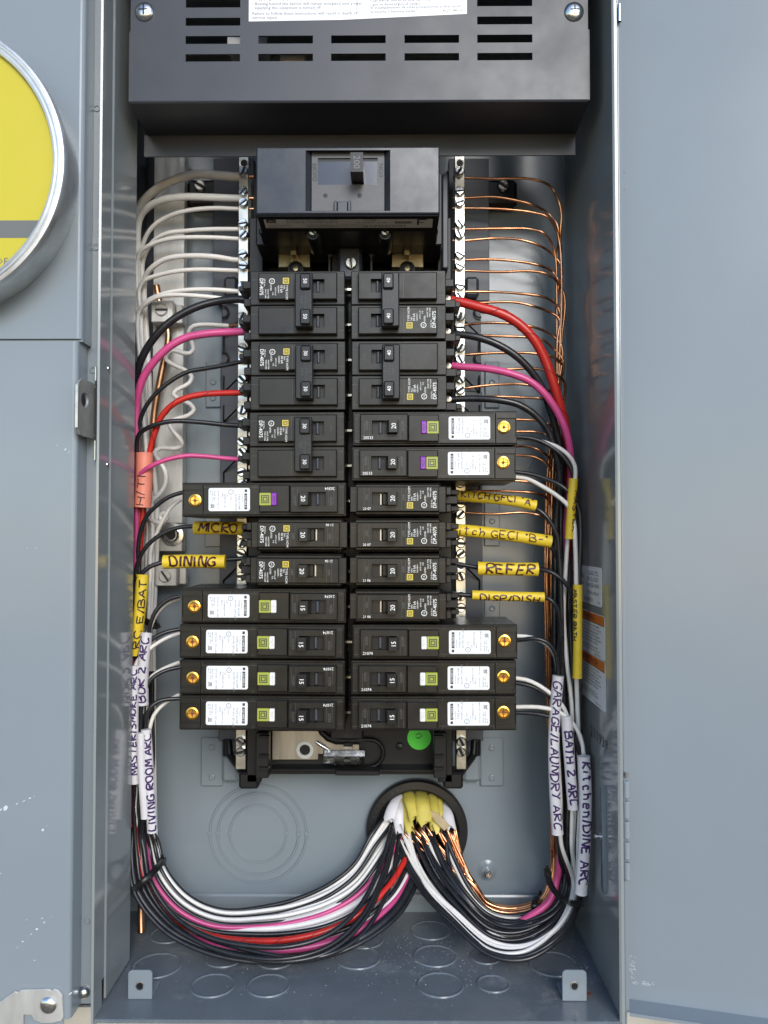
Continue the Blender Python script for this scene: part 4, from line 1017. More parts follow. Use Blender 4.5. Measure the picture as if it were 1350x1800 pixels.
# ------------------------------------------------------------------ wires
def lerp(a, b, t): return a + (b - a) * t
def interp(tab, y):
    if y <= tab[0][0]: return tab[0][1]
    for (y0, v0), (y1, v1) in zip(tab, tab[1:]):
        if y <= y1: return lerp(v0, v1, (y - y0) / (y1 - y0))
    return tab[-1][1]
WIRES = {}
def wire(label, m, r, pts, group, name='insulated_wire', tip=None, tail=None, seam=None, n=10):
    """pts: (px, py, d); tip / tail: extra bare ends"""
    P = spline([at(*p) for p in pts], 3.2)
    b = MB(m).tube(P, r, n); o = tag(b.build(name), label, 'wire', group)
    if tip:
        c = MB('copper').tube([P[0], at(*tip)], r * .55, 8); c.build('bare_end', o)
    if seam:
        V = []; N = len(P); k = 0.0
        T = Vector(P[1]) - Vector(P[0]); side = T.cross(Vector((0, 0, 1))).normalized(); Q = []
        for i in range(N):
            T = (Vector(P[min(i + 1, N - 1)]) - Vector(P[max(i - 1, 0)])).normalized()
            side = (side - T * side.dot(T)).normalized(); nn = side.cross(T); a = i * 3.2 / seam * 2 * math.pi
            Q.append(tuple(Vector(P[i]) + (side * math.cos(a) + nn * math.sin(a)) * (r + .02)))
        Q = spline(Q, 1.5)
        MB('red_seam').tube(Q, .3, 4).build('tape_seam', o)
    return o
# ---- left bundle: lane t runs from the partition edge (0) to the right side (1)
XLb = [(350, 243), (500, 239), (900, 239), (1100, 235), (1300, 233), (1450, 231)]
XRb = [(350, 247), (500, 256), (700, 266), (900, 277), (1100, 270), (1300, 270), (1450, 272)]
INL = [(276,1475),(290,1525),(330,1575),(390,1601),(478,1594),(537,1578),(588,1553),(625,1521),(655,1468),(676,1438)]
OUL = [(229,1510),(239,1568),(285,1628),(345,1662),(420,1681),(501,1685),(575,1676),(640,1650),(702,1600),(738,1530)]
DIL = [678, 670, 668, 672, 676, 680, 684, 690, 698, 708]
DOL = [650, 640, 630, 624, 620, 620, 624, 634, 655, 690]
LANE = {61: (.55, 2), 60: (-.02, 0), 53: (.06, 0), 43: (.145, 0), 50: (.23, 0), 40: (.32, 0), 26: (.405, 0), 25: (.49, -2.9), 23: (.57, 0), 24: (.665, -.8), 41: (.765, -2.1), 22: (.87, .9), 21: (.965, 0), 62: (1.05, 0),
 5: (.03, 1), 2: (.12, 1), 3: (.20, 1), 51: (.28, 1), 0: (.37, 1.2), 1: (.475, 1.1), 52: (.57, 1), 42: (.65, 1), 29: (.74, 1), 30: (.83, 1), 65: (.93, 1.2),
 4: (.07, 2), 6: (.16, 2), 7: (.25, 2), 8: (.34, 2), 66: (.45, 2.1), 63: (.62, 2), 64: (.70, 2)}
CROSS = {41: [.76, .78, .82, .9, .98, 1.0, .9, .7, .45, .25], 25: [.49, .52, .6, .7, .78, .8, .72, .55, .35, .2], 27: [.6, .65, .75, .9, 1.0, 1.05, .98, .78, .5, .3], 28: [.45, .5, .6, .72, .85, .97, 1.02, .92, .66, .4]}
RCROSS = {103: [.22, .22, .25, .36, .46, .52, .55, .5], 141: [.47, .45, .36, .28, .26, .3, .36, .45], 110: [.61, .58, .5, .42, .38, .42, .5, .6], 109: [.5, .55, .66, .72, .66, .5, .3, .15], 105: [.56, .5, .42, .35, .3, .22, .18, .1], 106: [.7, .74, .78, .7, .6, .52, .5, .48],
 132: [.925, .9, .86, .8, .76, .8, .88, 1.0], 130: [.77, .8, .86, .93, .96, .95, .9, .78]}
RLANE = {145: (.17, 0), 103: (.265, 0), 104: (.375, 0), 141: (.47, 0), 112: (.54, 0), 110: (.61, 0), 120: (.69, 0), 130: (.77, 0), 108: (.85, 0), 132: (.925, 0), 122: (1.0, 0), 107: (1.06, .6),
 101: (.46, 3.6), 102: (.42, 1.2), 109: (.52, 1), 105: (.59, 1), 106: (.665, 1), 111: (.74, 1), 131: (.81, 1), 121: (.89, 1), 140: (.2, 1), 144: (.36, 2.2), 142: (.56, 2), 143: (.64, 2)}
def left_tail(y_in, t0, t1, dd, s, wob=0.0, seed=0, ends=None):
    rn = random.Random(seed); s, lay = LANE.get(seed, (s, -1.3)); cr = CROSS.get(seed)
    out = []
    for y in (470, 560, 650, 740, 830, 920, 1010, 1100, 1190, 1280, 1370, 1440):
        if y < y_in + 25: continue
        k = min(1, max(0, (y - y_in) / 420)); t = lerp(t0, t1, k)
        out.append((lerp(interp(XLb, y), interp(XRb, y), t) + rn.uniform(-.5, .5), y, dd + rn.uniform(-.5, .5)))
    for i in range(10):
        ss = (cr[i] if cr else s + .022 * math.sin(i * (.6 + .13 * (seed % 5)) + seed * 1.7))
        out.append((lerp(INL[i][0], OUL[i][0], ss), lerp(INL[i][1], OUL[i][1], ss), lerp(DIL[i], DOL[i], ss) + (lay + .45 * math.sin(i * .8 + seed * 2.3)) * (4.3 if i < 8 else 2.6) + rn.uniform(-.5, .5)))
    if ends: out[-1] = ends
    out.append((out[-1][0] + 6, out[-1][1] - 14, 722))
    return out
GN = 'white neutral wires landing on the left terminal bar'
NL = [  # (points from the bar, radius, t0, t1, depth, s)
 ([(430,311,676),(419,311,674),(384,308.5,672),(345,306.6,672),(307,316,674),(274,333.6,682),(253,353,688),(243,372,692)], 3.6, .0, .45, 694, .12),
 ([(430,348.6,676),(417,348.6,674),(374,347,670),(326,346,670),(287,351,672),(258.5,366,680),(245,386,686)], 2.95, .05, .6, 690, .2),
 ([(430,367.3,676),(416,367.3,675),(374,366,672),(326,371,673),(293,382,677),(268,399,683),(254.7,420,688),(249,443,692)], 1.85, .5, .8, 696, .03),
 ([(430,403,676),(419,403,675),(374,403,674),(326,406,676),(293,410.6,679),(272,422,684),(258.5,439.5,690),(251,463,694)], 1.85, .7, .9, 698, .08),
 ([(430,420,676),(419,420,675),(384,418,673),(335.6,417.3,672),(297,420,674),(262,432,680),(245,445,684),(241,463,687)], 1.85, .1, .55, 688, .16),
 ([(430,457,676),(414.5,457,675),(374,451,672),(326,450,672),(293,455,675),(270,468,680),(256.6,484,686),(253.7,505,690)], 2.2, .85, 1.0, 695, .0),
 ([(430,476,676),(420,476,675),(355,474,673),(316,476,674),(278,484,678),(254.7,493,682),(245,508,685)], 1.85, .4, .7, 686, .25),
 ([(430,512,676),(420,512,675),(374,509,672),(326,510,671),(287,516.5,674),(258.5,530,680),(247,546,684)], 1.85, .3, .78, 684, .3),
 ([(420,533,676),(389.5,525,673),(345,520,668),(307,518.5,668),(278,522,671),(254.7,536,677),(243.5,551,681)], 1.85, .2, .85, 681, .36)]
ORD = ['first', 'second', 'third', 'fourth', 'fifth', 'sixth', 'seventh', 'eighth', 'ninth', 'tenth', 'eleventh', 'twelfth', 'thirteenth', 'fourteenth', 'fifteenth', 'sixteenth', 'seventeenth', 'eighteenth', 'nineteenth', 'twentieth', 'twenty-first', 'twenty-second']
for i, (p, r, t0, t1, dd, s_) in enumerate(NL):
    wire('%s wire from the top landing on the left terminal bar, white%s' % (ORD[i], ' and thick' if r > 2.5 else ''), 'white_wire', r, p + left_tail(p[-1][1], t0, t1, dd, s_, .05, i), GN, tip=(446, p[0][1], 677))
# wavy pigtail
pg = [(402,573),(360,571),(341,573),(332,582),(335,596),(340,612),(334,621),(320,620),(304,616),(293,622),(292,632),(306,642),(326,651),(337,662),(332,674),(310,686),(305,694),(316,702),(334,710),(341,720),(332,730),(306,738),(298,746),(306,760),(318,774),(320,783),(310,788),(280,788),(272,796),(280,810),(290,828),(292,846),(284,864),(266,882),(258,896),(262,910),(274,918),(288,918),(294,909),(289,902),(282,907),(284,916)]
wire('kinked white pigtail zigzagging down over the aluminium strip, its end curled', 'white_wire', 1.95, [(x, y, 682 - 3 * math.sin(i * .9)) for i, (x, y) in enumerate(pg)], None, 'pigtail_wire', tip=(424, 570, 680))
GH = 'hot wires to the left breaker column'
def lw(label, m, r, pts, t0, t1, dd, s_, wob=.06, seed=0, tip=None, seam=None, ends=None):
    return wire(label, m, r, pts + left_tail(pts[-1][1], t0, t1, dd, s_, wob, seed, ends), GH, tip=tip, seam=seam)
lw('thick black wire arching to the 50 amp breaker at top left', 'black_wire', 3.1, [(452,531,650),(436,529,648),(420,526,648),(380,530,648),(340,542,646),(304,562,645),(276,588,646),(254,620,650),(243,648,654),(240,672,657)], .05, .12, 660, .98, .03, 21)
lw('thick pink wire curving left from the 50 amp breaker', 'pink_wire', 3.15, [(452,583,650),(436,583,648),(400,584,648),(360,587,646),(326,594,645),(300,608,644),(274,632,645),(254,660,648),(243,690,652),(240,716,655)], .0, .02, 658, .93, .02, 22)
lw('black wire to the upper 30 amp breaker in the left column', 'black_wire', 1.8, [(450,633,650),(436,634,650),(400,641,652),(360,648,652),(332,653,651),(306,666,650),(280,686,650),(258,712,652),(246,740,655),(242,766,657)], .12, .2, 659, .82, .06, 23)
lw('red wire rising to the upper 30 amp breaker in the left column', 'red_wire', 2.4, [(440,690,650),(432,690,650),(390,691,650),(350,694,649),(320,702,648),(300,714,648),(284,732,649),(274,756,651),(265,786,653),(258,830,655),(253,880,656),(250,920,657),(244,985,657),(240,1030,656)], .08, .15, 656, .74, .03, 24, tip=(450,690,650), seam=26)
lw('black wire arching over the red wire to the lower 30 amp breaker', 'black_wire', 1.9, [(452,749,650),(440,749,650),(400,747,650),(350,742,648),(310,740,646),(286,743,645),(262,751,646),(246,762,649),(241,776,652)], .1, .28, 657, .7, .08, 25)
lw('pink wire crossing the orange tag to the lower 30 amp breaker', 'pink_wire', 1.85, [(452,808,650),(438,808,650),(400,806,650),(360,802,648),(330,801,646),(300,806,644),(272,816,643),(250,830,645),(241,846,649)], .02, .1, 655, .45, .05, 26)
lw('black wire leaving the purple-button breaker in the left column', 'black_wire', 1.7, [(330,864,648),(319,866,648),(296,874,647),(274,890,647),(256,910,648),(247,936,650),(243,964,652)], .2, .35, 653, .62, .09, 27)
lw('black wire running down from the MICRO tag', 'black_wire', 1.7, [(344,925,648),(316,927,647),(286,938,646),(260,958,646),(244,984,648),(239,1006,650)], .06, .4, 651, .56, .1, 28)
lw('black wire running down from the DINING tag', 'black_wire', 1.75, [(290,987,647),(264,996,645),(246,1012,645),(238,1028,648)], .0, .5, 649, .5, .1, 29)
lw('white wire leaving the purple-button breaker in the left column', 'white_wire', 1.7, [(330,876,662),(316,879,660),(300,892,660),(288,912,662),(278,932,666),(266,965,672)], .75, .8, 676, .42, .06, 30)
BL = ['topmost', 'second', 'third', 'lowest']
bk_ = [[(316,1048,650),(300,1052,649),(285,1061,648),(272,1077,647),(264,1098,647),(261,1118,649)],
       [(316,1106,650),(296,1110,648),(276,1118,646),(257,1134,645),(244,1154,646),(239,1172,648)],
       [(316,1173,650),(300,1176,648),(283,1182,646),(266,1194,644),(255,1213,643),(249,1240,643),(247,1290,645)],
       [(316,1228,650),(296,1229,648),(278,1233,646),(265,1243,644),(258,1258,644),(256,1284,645)]]
wh_ = [[(316,1052,656),(300,1057,655),(284,1068,653),(272,1084,651),(264,1104,650),(256,1122,651)],
       [(316,1113,652),(296,1120,648),(276,1131,645),(257,1146,643),(243,1160,643),(237,1176,646)],
       [(316,1164,654),(300,1170,653),(283,1178,652),(268,1188,650),(256,1206,649),(251,1235,648)],
       [(316,1221,656),(300,1229,655),(283,1242,652),(270,1258,650),(264,1278,649),(262,1300,649)]]
tt = [(.55,.6),(.15,.1),(.4,.35),(.6,.7)]
for i in range(4):
    lw('black wire from the %s white-button breaker in the left column' % BL[i], 'black_wire', 1.6, bk_[i], tt[i][0], tt[i][1], 650, (.3, .88, .66, .05)[i], .07, 40 + i)
    lw('white wire from the %s white-button breaker in the left column' % BL[i], 'white_wire', 1.55, wh_[i], tt[i][0] + .05, tt[i][1] + .08, 652, (.22, .52, .38, .12)[i], .05, 50 + i)
# extra circuits seen only in the lower swoop
for i, (m, r, s_) in enumerate((('black_wire', 1.7, -.02), ('black_wire', 1.7, .10), ('black_wire', 1.8, 1.02), ('white_wire', 1.7, .14), ('white_wire', 1.7, .3), ('black_wire', 2.4, .9), ('black_wire', 1.8, .4))):
    pts = [(lerp(233, 268, 1 - min(1, max(0, s_))), y, 668 + 3 * (i % 4)) for y in (1180, 1260, 1350)]
    w_ = wire('%s wire in the lower left bundle%s' % (m.split('_')[0], (' along its top edge', ', just under its top edge', ', lowest of all over the box floor', ' beside the black top edge', ' in the middle of the sweep', ', thick, below the red wire', ' crossing the middle of the sweep')[i]), m, r, pts + left_tail(1400, .5, .5, 668 + 3 * (i % 4), s_, .04 + .03 * (i % 3), 60 + i), 'wires of the lower left sweep')

# ---- right side
XLr = [(400, 979), (500, 974), (700, 973), (800, 962), (950, 957), (1100, 957), (1250, 962), (1400, 968), (1500, 970)]
XRr = [(400, 986), (500, 994), (700, 996), (800, 1012), (950, 1020), (1100, 1022), (1250, 1024), (1400, 1029), (1500, 1024)]
INR = [(968,1540),(954,1577),(926,1592),(888,1596),(856,1585),(832,1552),(812,1505),(798,1462)]
OUR = [(1020,1560),(1006,1608),(975,1650),(920,1680),(862,1674),(792,1615),(738,1556),(694,1462)]
DIR_ = [686, 684, 686, 688, 690, 692, 698, 706]
DOR = [655, 640, 624, 617, 620, 640, 668, 706]
def right_tail(y_in, t0, t1, dd, s, wob=0.0, seed=0):
    rn = random.Random(seed * 7 + 1); out = []; s, lay = RLANE.get(seed, (s, rn.uniform(-.6, 1.6)))
    for y in (440, 520, 600, 680, 760, 840, 920, 1000, 1080, 1160, 1240, 1320, 1400, 1480):
        if y < y_in + 22: continue
        k = min(1, max(0, (y - y_in) / 350)); t = lerp(t0, t1, k)
        out.append((lerp(interp(XLr, y), interp(XRr, y), t) + rn.uniform(-.5, .5), y, dd + rn.uniform(-.6, .6)))
    for i in range(8):
        ss = RCROSS[seed][i] if seed in RCROSS else s + (.022 if seed > 99 else .01) * math.sin(i * (.6 + .13 * (seed % 5)) + seed * 1.7)
        if seed == 103: lay = -1.2 if i < 3 else (i - 2) * 1.1
        out.append((lerp(INR[i][0], OUR[i][0], ss), lerp(INR[i][1], OUR[i][1], ss), lerp(DIR_[i], DOR[i], ss) + (lay + .45 * math.sin(i * .8 + seed * 2.3)) * (4.3 if i < 6 else 2.6) + rn.uniform(-.5, .5)))
    if seed < 60:      # ground wires leave from all the jackets across the opening
        xe = rn.choice((708, 728, 742, 752, 768, 786, 796, 798)) + rn.uniform(-5, 5)
        out[-1] = (xe, 1455 + rn.uniform(-4, 8), 704); out[-2] = (lerp(xe, out[-3][0], .45), 1508 + rn.uniform(-8, 8), 698)
    out.append((out[-1][0] + rn.uniform(-5, 5), out[-1][1] - 12, 722))
    return out
CU = [
 [(816,313),(875,313.5),(921.6,314),(951,319),(970.5,331),(982.7,355.6),(987,378),(985,407)],
 [(816,348),(868,346),(902,350.7),(936,360.5),(963,375),(978,392),(983,417)],
 [(816,366),(880,368),(936,373),(963,382.5),(978,404.5),(984,429)],
 [(816,403),(892,402),(931,403),(956,410.6),(970.5,429),(976.6,453)],
 [(816,423),(875,418.7),(916.7,421.6),(948.5,432.6),(973,448.5),(987.6,470.5)],
 [(816,457),(860.5,455.3),(916.7,460),(951,467),(970.5,478),(981.5,492.5)],
 [(816,476),(880,478),(936,477),(963,483),(985,502),(993,527)],
 [(816,513),(868,513),(926.5,517.4),(958,523),(978,536.5),(986,556)],
 [(816,533),(843,532),(904.5,532),(941,540),(965.6,549),(982.7,560)],
 [(816,571),(850.7,567),(902,569.7),(941,575.8),(970.5,589),(987.6,610)],
 [(816,588),(868,590.5),(926.5,593),(953.4,598),(973,612.5),(990,634.5)],
 [(816,623.5),(875,621),(941,621),(973,628),(989,644)],
 [(816,646),(892,649),(941,648),(973,656.5),(992.5,674)],
 [(816,682),(868,677),(921.6,675.6),(958,684.6),(975,695.6)],
 [(816,697),(880,697),(921.6,699),(951,701),(972,712)],
 [(816,735),(908,736.7),(945,740),(966,746),(974,760)],
 [(816,757),(908,758),(945,759),(962,765),(970,780)],
 [(816,783),(899.6,783.6),(929,785),(951,793),(968,809)],
 [(816,799),(909,799.5),(941,804),(964,817),(970,832)],
 [(816,846),(870,846),(930,848),(955,858),(966,874)],
 [(816,864),(843,864),(904.5,864),(945,868),(964,878)],
 [(816,901),(868,903),(921.6,900.6),(951,906),(963,916)]]
GC = 'bare copper ground wires on the right terminal bar'
for i, p in enumerate(CU):
    kr = random.Random(i + 500)
    q = [(796, p[0][1], 677)] + [(x, y + (kr.uniform(-.8, .8) if k else 0), 677 - 5 * min(1, k / 3) + (8 if k > 3 else 0) + kr.uniform(-2, 2)) for k, (x, y) in enumerate(p)]
    rn = random.Random(i); t0 = rn.uniform(.1, .9) if i < 14 else rn.uniform(.02, .25)
    wire('bare copper ground wire, %s from the top on the right terminal bar' % ORD[i], 'copper', 1.12, q + right_tail(p[-1][1], t0, rn.uniform(.0, .2), 684 + rn.uniform(-6, 10), rn.uniform(-.05, .17), .03, i), GC, 'ground_wire', n=8)
GR = 'hot and neutral wires to the right breaker column'
def rw(label, m, r, pts, t0, t1, dd, s_, wob=.05, seed=0, tip=None, seam=None):
    return wire(label, m, r, pts + right_tail(pts[-1][1], t0, t1, dd, s_, wob, seed), GR, tip=tip, seam=seam)
rw('very thick red wire sweeping down from the upper right 40 amp breaker', 'red_wire', 3.9, [(780,527,650),(804,530,648),(843,540,646),(880,551,645),(909,567,645),(936,593,646),(956,627,648),(970.5,666,650),(982.7,708,653),(992.5,745,657),(997,790,664)], .72, .6, 672, .35, .0, 101, seam=30)
rw('thick black wire below the red one on the upper right 40 amp breaker', 'black_wire', 3.0, [(780,587,650),(804,588,648),(833.6,591.7,646),(868,602.7,645),(902,622,645),(931,649,647),(951,678.5,650),(965.6,715,653),(978,759,657),(988,806,661)], .5, .4, 664, .55, .03, 102)
rw('thick pink wire sweeping down from the second right 40 amp breaker', 'pink_wire', 2.95, [(780,641,650),(804,644,648),(855.6,648,645),(897,656.5,643),(931,670,643),(958,693,644),(980,725,646),(995,759,648),(1002,793,651),(1004,835,655),(999,890,660),(993,950,664)], .55, .3, 666, .3, .0, 103)
rw('thick black wire from the lower pole of the second right 40 amp breaker', 'black_wire', 2.75, [(790,702,650),(831,700.5,648),(875,703,645),(912,711.5,645),(941,730,646),(963,757,648),(975,793,650),(983,830,653)], .35, .25, 660, .45, .04, 104)
rw('black wire from the upper long purple-button breaker in the right column', 'black_wire', 1.7, [(900,768,650),(936,771,648),(965.6,783.6,646),(990,803,645),(1004,825,645),(1008,845,646),(1004,900,648),(999,950,650)], .7, .6, 653, .62, .05, 105)
rw('white wire from the upper long purple-button breaker in the right column', 'white_wire', 1.7, [(900,771,656),(930,772,654),(951,776,651),(978,785,646),(1000,801,643),(1010,818,643),(1011,842,644),(1004,900,646),(998,948,648),(993.7,1011,650),(991,1084,650),(996,1158,649)], .7, .68, 648, .8, .03, 106)
rw('black wire from the lower long purple-button breaker in the right column', 'black_wire', 1.75, [(900,829,650),(936,834,648),(965.6,844,645),(980,850,643),(1002,867,641),(1017,894,641),(1020.6,926,641),(1019.5,986,641),(1018,1040,642),(1018,1120,643)], .95, .9, 646, 1.0, .02, 107)
rw('white wire from the lower long purple-button breaker in the right column', 'white_wire', 1.75, [(900,838,652),(926.5,842,650),(953,855,646),(980,872,642),(1000,891,640),(1008.5,918,640),(1011.5,962,640),(1013,1040,641),(1014,1120,642)], .85, .85, 645, .93, .02, 108)
rw('black wire leaving the topmost yellow tag at right', 'black_wire', 1.75, [(935,891,646),(948,897,644),(963,911,643),(978,938,643),(983,975,644),(986,1036,645),(988,1109,646)], .45, .5, 650, .7, .05, 109)
rw('black wire leaving the long second yellow tag at right', 'black_wire', 1.75, [(960,955,648),(970,963,648),(979,980,650),(985,1020,652)], .4, .4, 656, .5, .06, 110)
rw('black wire leaving the REFER tag', 'black_wire', 1.75, [(940,1000,645),(954,1001.5,643),(967,1005,641),(987.6,1018.5,640),(1001,1036,641),(1006,1056,643)], .7, .75, 650, .76, .05, 111)
rw('black wire leaving the lowest yellow tag at right', 'black_wire', 1.75, [(950,1049,646),(962,1051,644),(972,1058,643),(981,1074,644),(985,1110,646)], .35, .35, 652, .4, .05, 112)
NR = ['topmost', 'middle', 'bottom']
bk2 = [[(905,1126,648),(922,1124,646),(938,1122,644),(958,1127,643),(972,1140,643),(979,1160,644),(981,1195,646)],
       [(905,1200,650),(930,1205,648),(956,1217,646),(978,1234,645),(992,1252,645),(998,1280,646)],
       [(905,1253,646),(930,1253.5,644),(955,1257,642),(982,1266,640),(1003,1285,639),(1014,1306,639),(1020,1338,640)]]
wh2 = [[(905,1118,656),(925,1119,655),(945,1124,653),(962,1133,651),(974,1149,650),(980,1172,650),(981,1200,650)],
       [(905,1192,648),(925,1195,646),(944,1203,644),(970,1221,642),(988,1240,641),(997,1260,642),(1000,1285,644)],
       [(905,1243,644),(930,1242.5,642),(954,1244,640),(983,1251.6,638),(1005,1269,637),(1020,1295,637),(1026,1330,638)]]
for i in range(3):
    rw('black wire from the %s white-button breaker in the right column' % NR[i], 'black_wire', 1.65, bk2[i], (.25, .6, .9)[i], (.2, .6, .9)[i], 648, (.66, .85, .97)[i], .03, 120 + i)
    rw('white wire from the %s white-button breaker in the right column' % NR[i], 'white_wire', 1.65, wh2[i], (.25, .62, .92)[i], (.3, .65, .9)[i], 646, (.74, .9, .86)[i], .03, 130 + i)
for i, (m, r, s_) in enumerate((('white_wire', 1.75, .24), ('black_wire', 1.8, .5), ('white_wire', 1.7, .58), ('black_wire', 1.8, .6), ('white_wire', 1.75, .36), ('black_wire', 1.75, .16))):
    pts = [(lerp(975, 1018, s_), y, 672) for y in (1250, 1330, 1400)]
    wire('%s wire in the lower right loop%s' % (m.split('_')[0], (' just outside the copper wires', ' in the middle of the loop', ' between black ones', ' beside a white one', ' inside the pink wire', ' right against the copper wires')[i]), m, r, pts + right_tail(1460, .5, .5, 672, s_, .04, 140 + i), 'wires of the lower right loop')
# short leads between breakers and tags
for i, (pts, lab_) in enumerate(((([(446,929,650),(432,929,650),(425,929,649)]), 'short black lead between the MICRO tag and its breaker'), ([(448,981,650),(430,981.5,649),(392,984,648)], 'black lead between the DINING tag and its breaker'),
        ([(778,869,650),(790,870,649),(806,873,648)], 'short black lead between the topmost yellow tag and its breaker'), ([(776,930,650),(784,931,649),(792,932,648)], 'short black lead between the second yellow tag and its breaker'),
        ([(780,989,650),(800,991,649),(842,998,647)], 'black lead between the REFER tag and its breaker'), ([(785,1044,650),(800,1045,649),(834,1047,648)], 'black lead between the lowest yellow tag and its breaker'))):
    wire(lab_, 'black_wire', 1.75, pts, 'leads between tags and breakers', 'lead_wire')
# grounding electrode wire from the upper lug down behind the bundle, and its stub through the floor
rod = [(275,502,690),(278,520,690),(281,535,690),(290,565,690),(296,585,690),(294,610,690),(287,640,690),(279,680,690),(272,720,691),(268,770,692),(264,850,695),(258,1000,700),(254,1200,702),(250,1400,700),(249,1560,692),(248,1605,684),(248.5,1640,678)]
wire('stout bare copper rod from the upper lug of the aluminium strip to the floor', 'copper_rod', 3.0, rod, None, 'grounding_rod')
p = on_floor(250, 1634, YF); 

# ------------------------------------------------------------------ handwritten tags slipped over wires
FONT = {
 'A': [[(0,0),(.35,1),(.7,0)],[(.12,.38),(.58,.38)]], 'B': [[(0,0),(0,1),(.5,.95),(.55,.7),(.1,.52),(.6,.45),(.62,.12),(0,0)]], 'C': [[(.65,.85),(.4,1),(.1,.8),(.02,.4),(.2,.05),(.65,.1)]],
 'D': [[(.05,0),(.08,1),(.5,.9),(.68,.5),(.5,.1),(.05,0)]], 'E': [[(.62,1),(.05,.97),(.03,0),(.62,.03)],[(.05,.52),(.5,.52)]], 'F': [[(.62,1),(.05,.97),(.03,0)],[(.05,.52),(.5,.52)]],
 'G': [[(.65,.85),(.4,1),(.1,.8),(.03,.35),(.25,0),(.62,.1),(.64,.42),(.4,.42)]], 'H': [[(.03,0),(.05,1)],[(.6,0),(.62,1)],[(.04,.5),(.62,.5)]], 'I': [[(.2,0),(.22,1)]], 'K': [[(.05,0),(.05,1)],[(.6,1),(.07,.45),(.65,0)]],
 'L': [[(.08,1),(.05,.02),(.6,.04)]], 'M': [[(0,0),(.12,1),(.38,.35),(.64,1),(.75,0)]], 'N': [[(.03,0),(.06,1),(.6,.02),(.62,1)]], 'O': [[(.35,1),(.06,.75),(.04,.3),(.3,0),(.6,.25),(.62,.75),(.35,1)]],
 'P': [[(.05,0),(.06,1),(.55,.92),(.58,.58),(.06,.48)]], 'R': [[(.05,0),(.06,1),(.55,.92),(.58,.62),(.08,.5),(.65,0)]], 'S': [[(.6,.88),(.3,1),(.06,.78),(.3,.55),(.6,.3),(.4,.02),(.02,.1)]], 'T': [[(0,1),(.68,.98)],[(.34,.98),(.32,0)]],
 'U': [[(.05,1),(.06,.2),(.3,0),(.55,.2),(.6,1)]], 'V': [[(.03,1),(.32,0),(.64,1)]], 'Y': [[(.03,1),(.33,.52),(.62,1)],[(.33,.52),(.28,0)]], 'Z': [[(.03,.97),(.62,1),(.05,.03),(.65,.03)]], '/': [[(.05,-.1),(.5,1.1)]],
 '2': [[(.05,.8),(.3,1),(.58,.75),(.05,.03),(.65,.05)]], '"': [[(.1,1.1),(.12,.8)],[(.3,1.1),(.32,.8)]], '-': [[(.05,.5),(.5,.55)]], 'i': [[(.2,0),(.22,.6)],[(.22,.82),(.24,.88)]], 't': [[(.25,.95),(.24,.05),(.45,0)],[(.05,.65),(.5,.68)]],
 'c': [[(.5,.5),(.25,.62),(.08,.35),(.2,.03),(.5,.1)]], 'h': [[(.06,0),(.08,1)],[(.07,.4),(.3,.6),(.5,.45),(.5,0)]], 'k': [[(.06,0),(.08,1)],[(.5,.6),(.08,.28),(.5,0)]], 'e': [[(.08,.35),(.5,.4),(.4,.62),(.1,.5),(.1,.1),(.5,.08)]],
 'n': [[(.06,0),(.08,.6)],[(.07,.4),(.3,.6),(.5,.45),(.5,0)]], '.': [[(.1,0),(.14,.06)]], '~': [[(0,.4),(.15,.6),(.25,.3),(.4,.6),(.5,.3),(.7,.5)]], ' ': []}
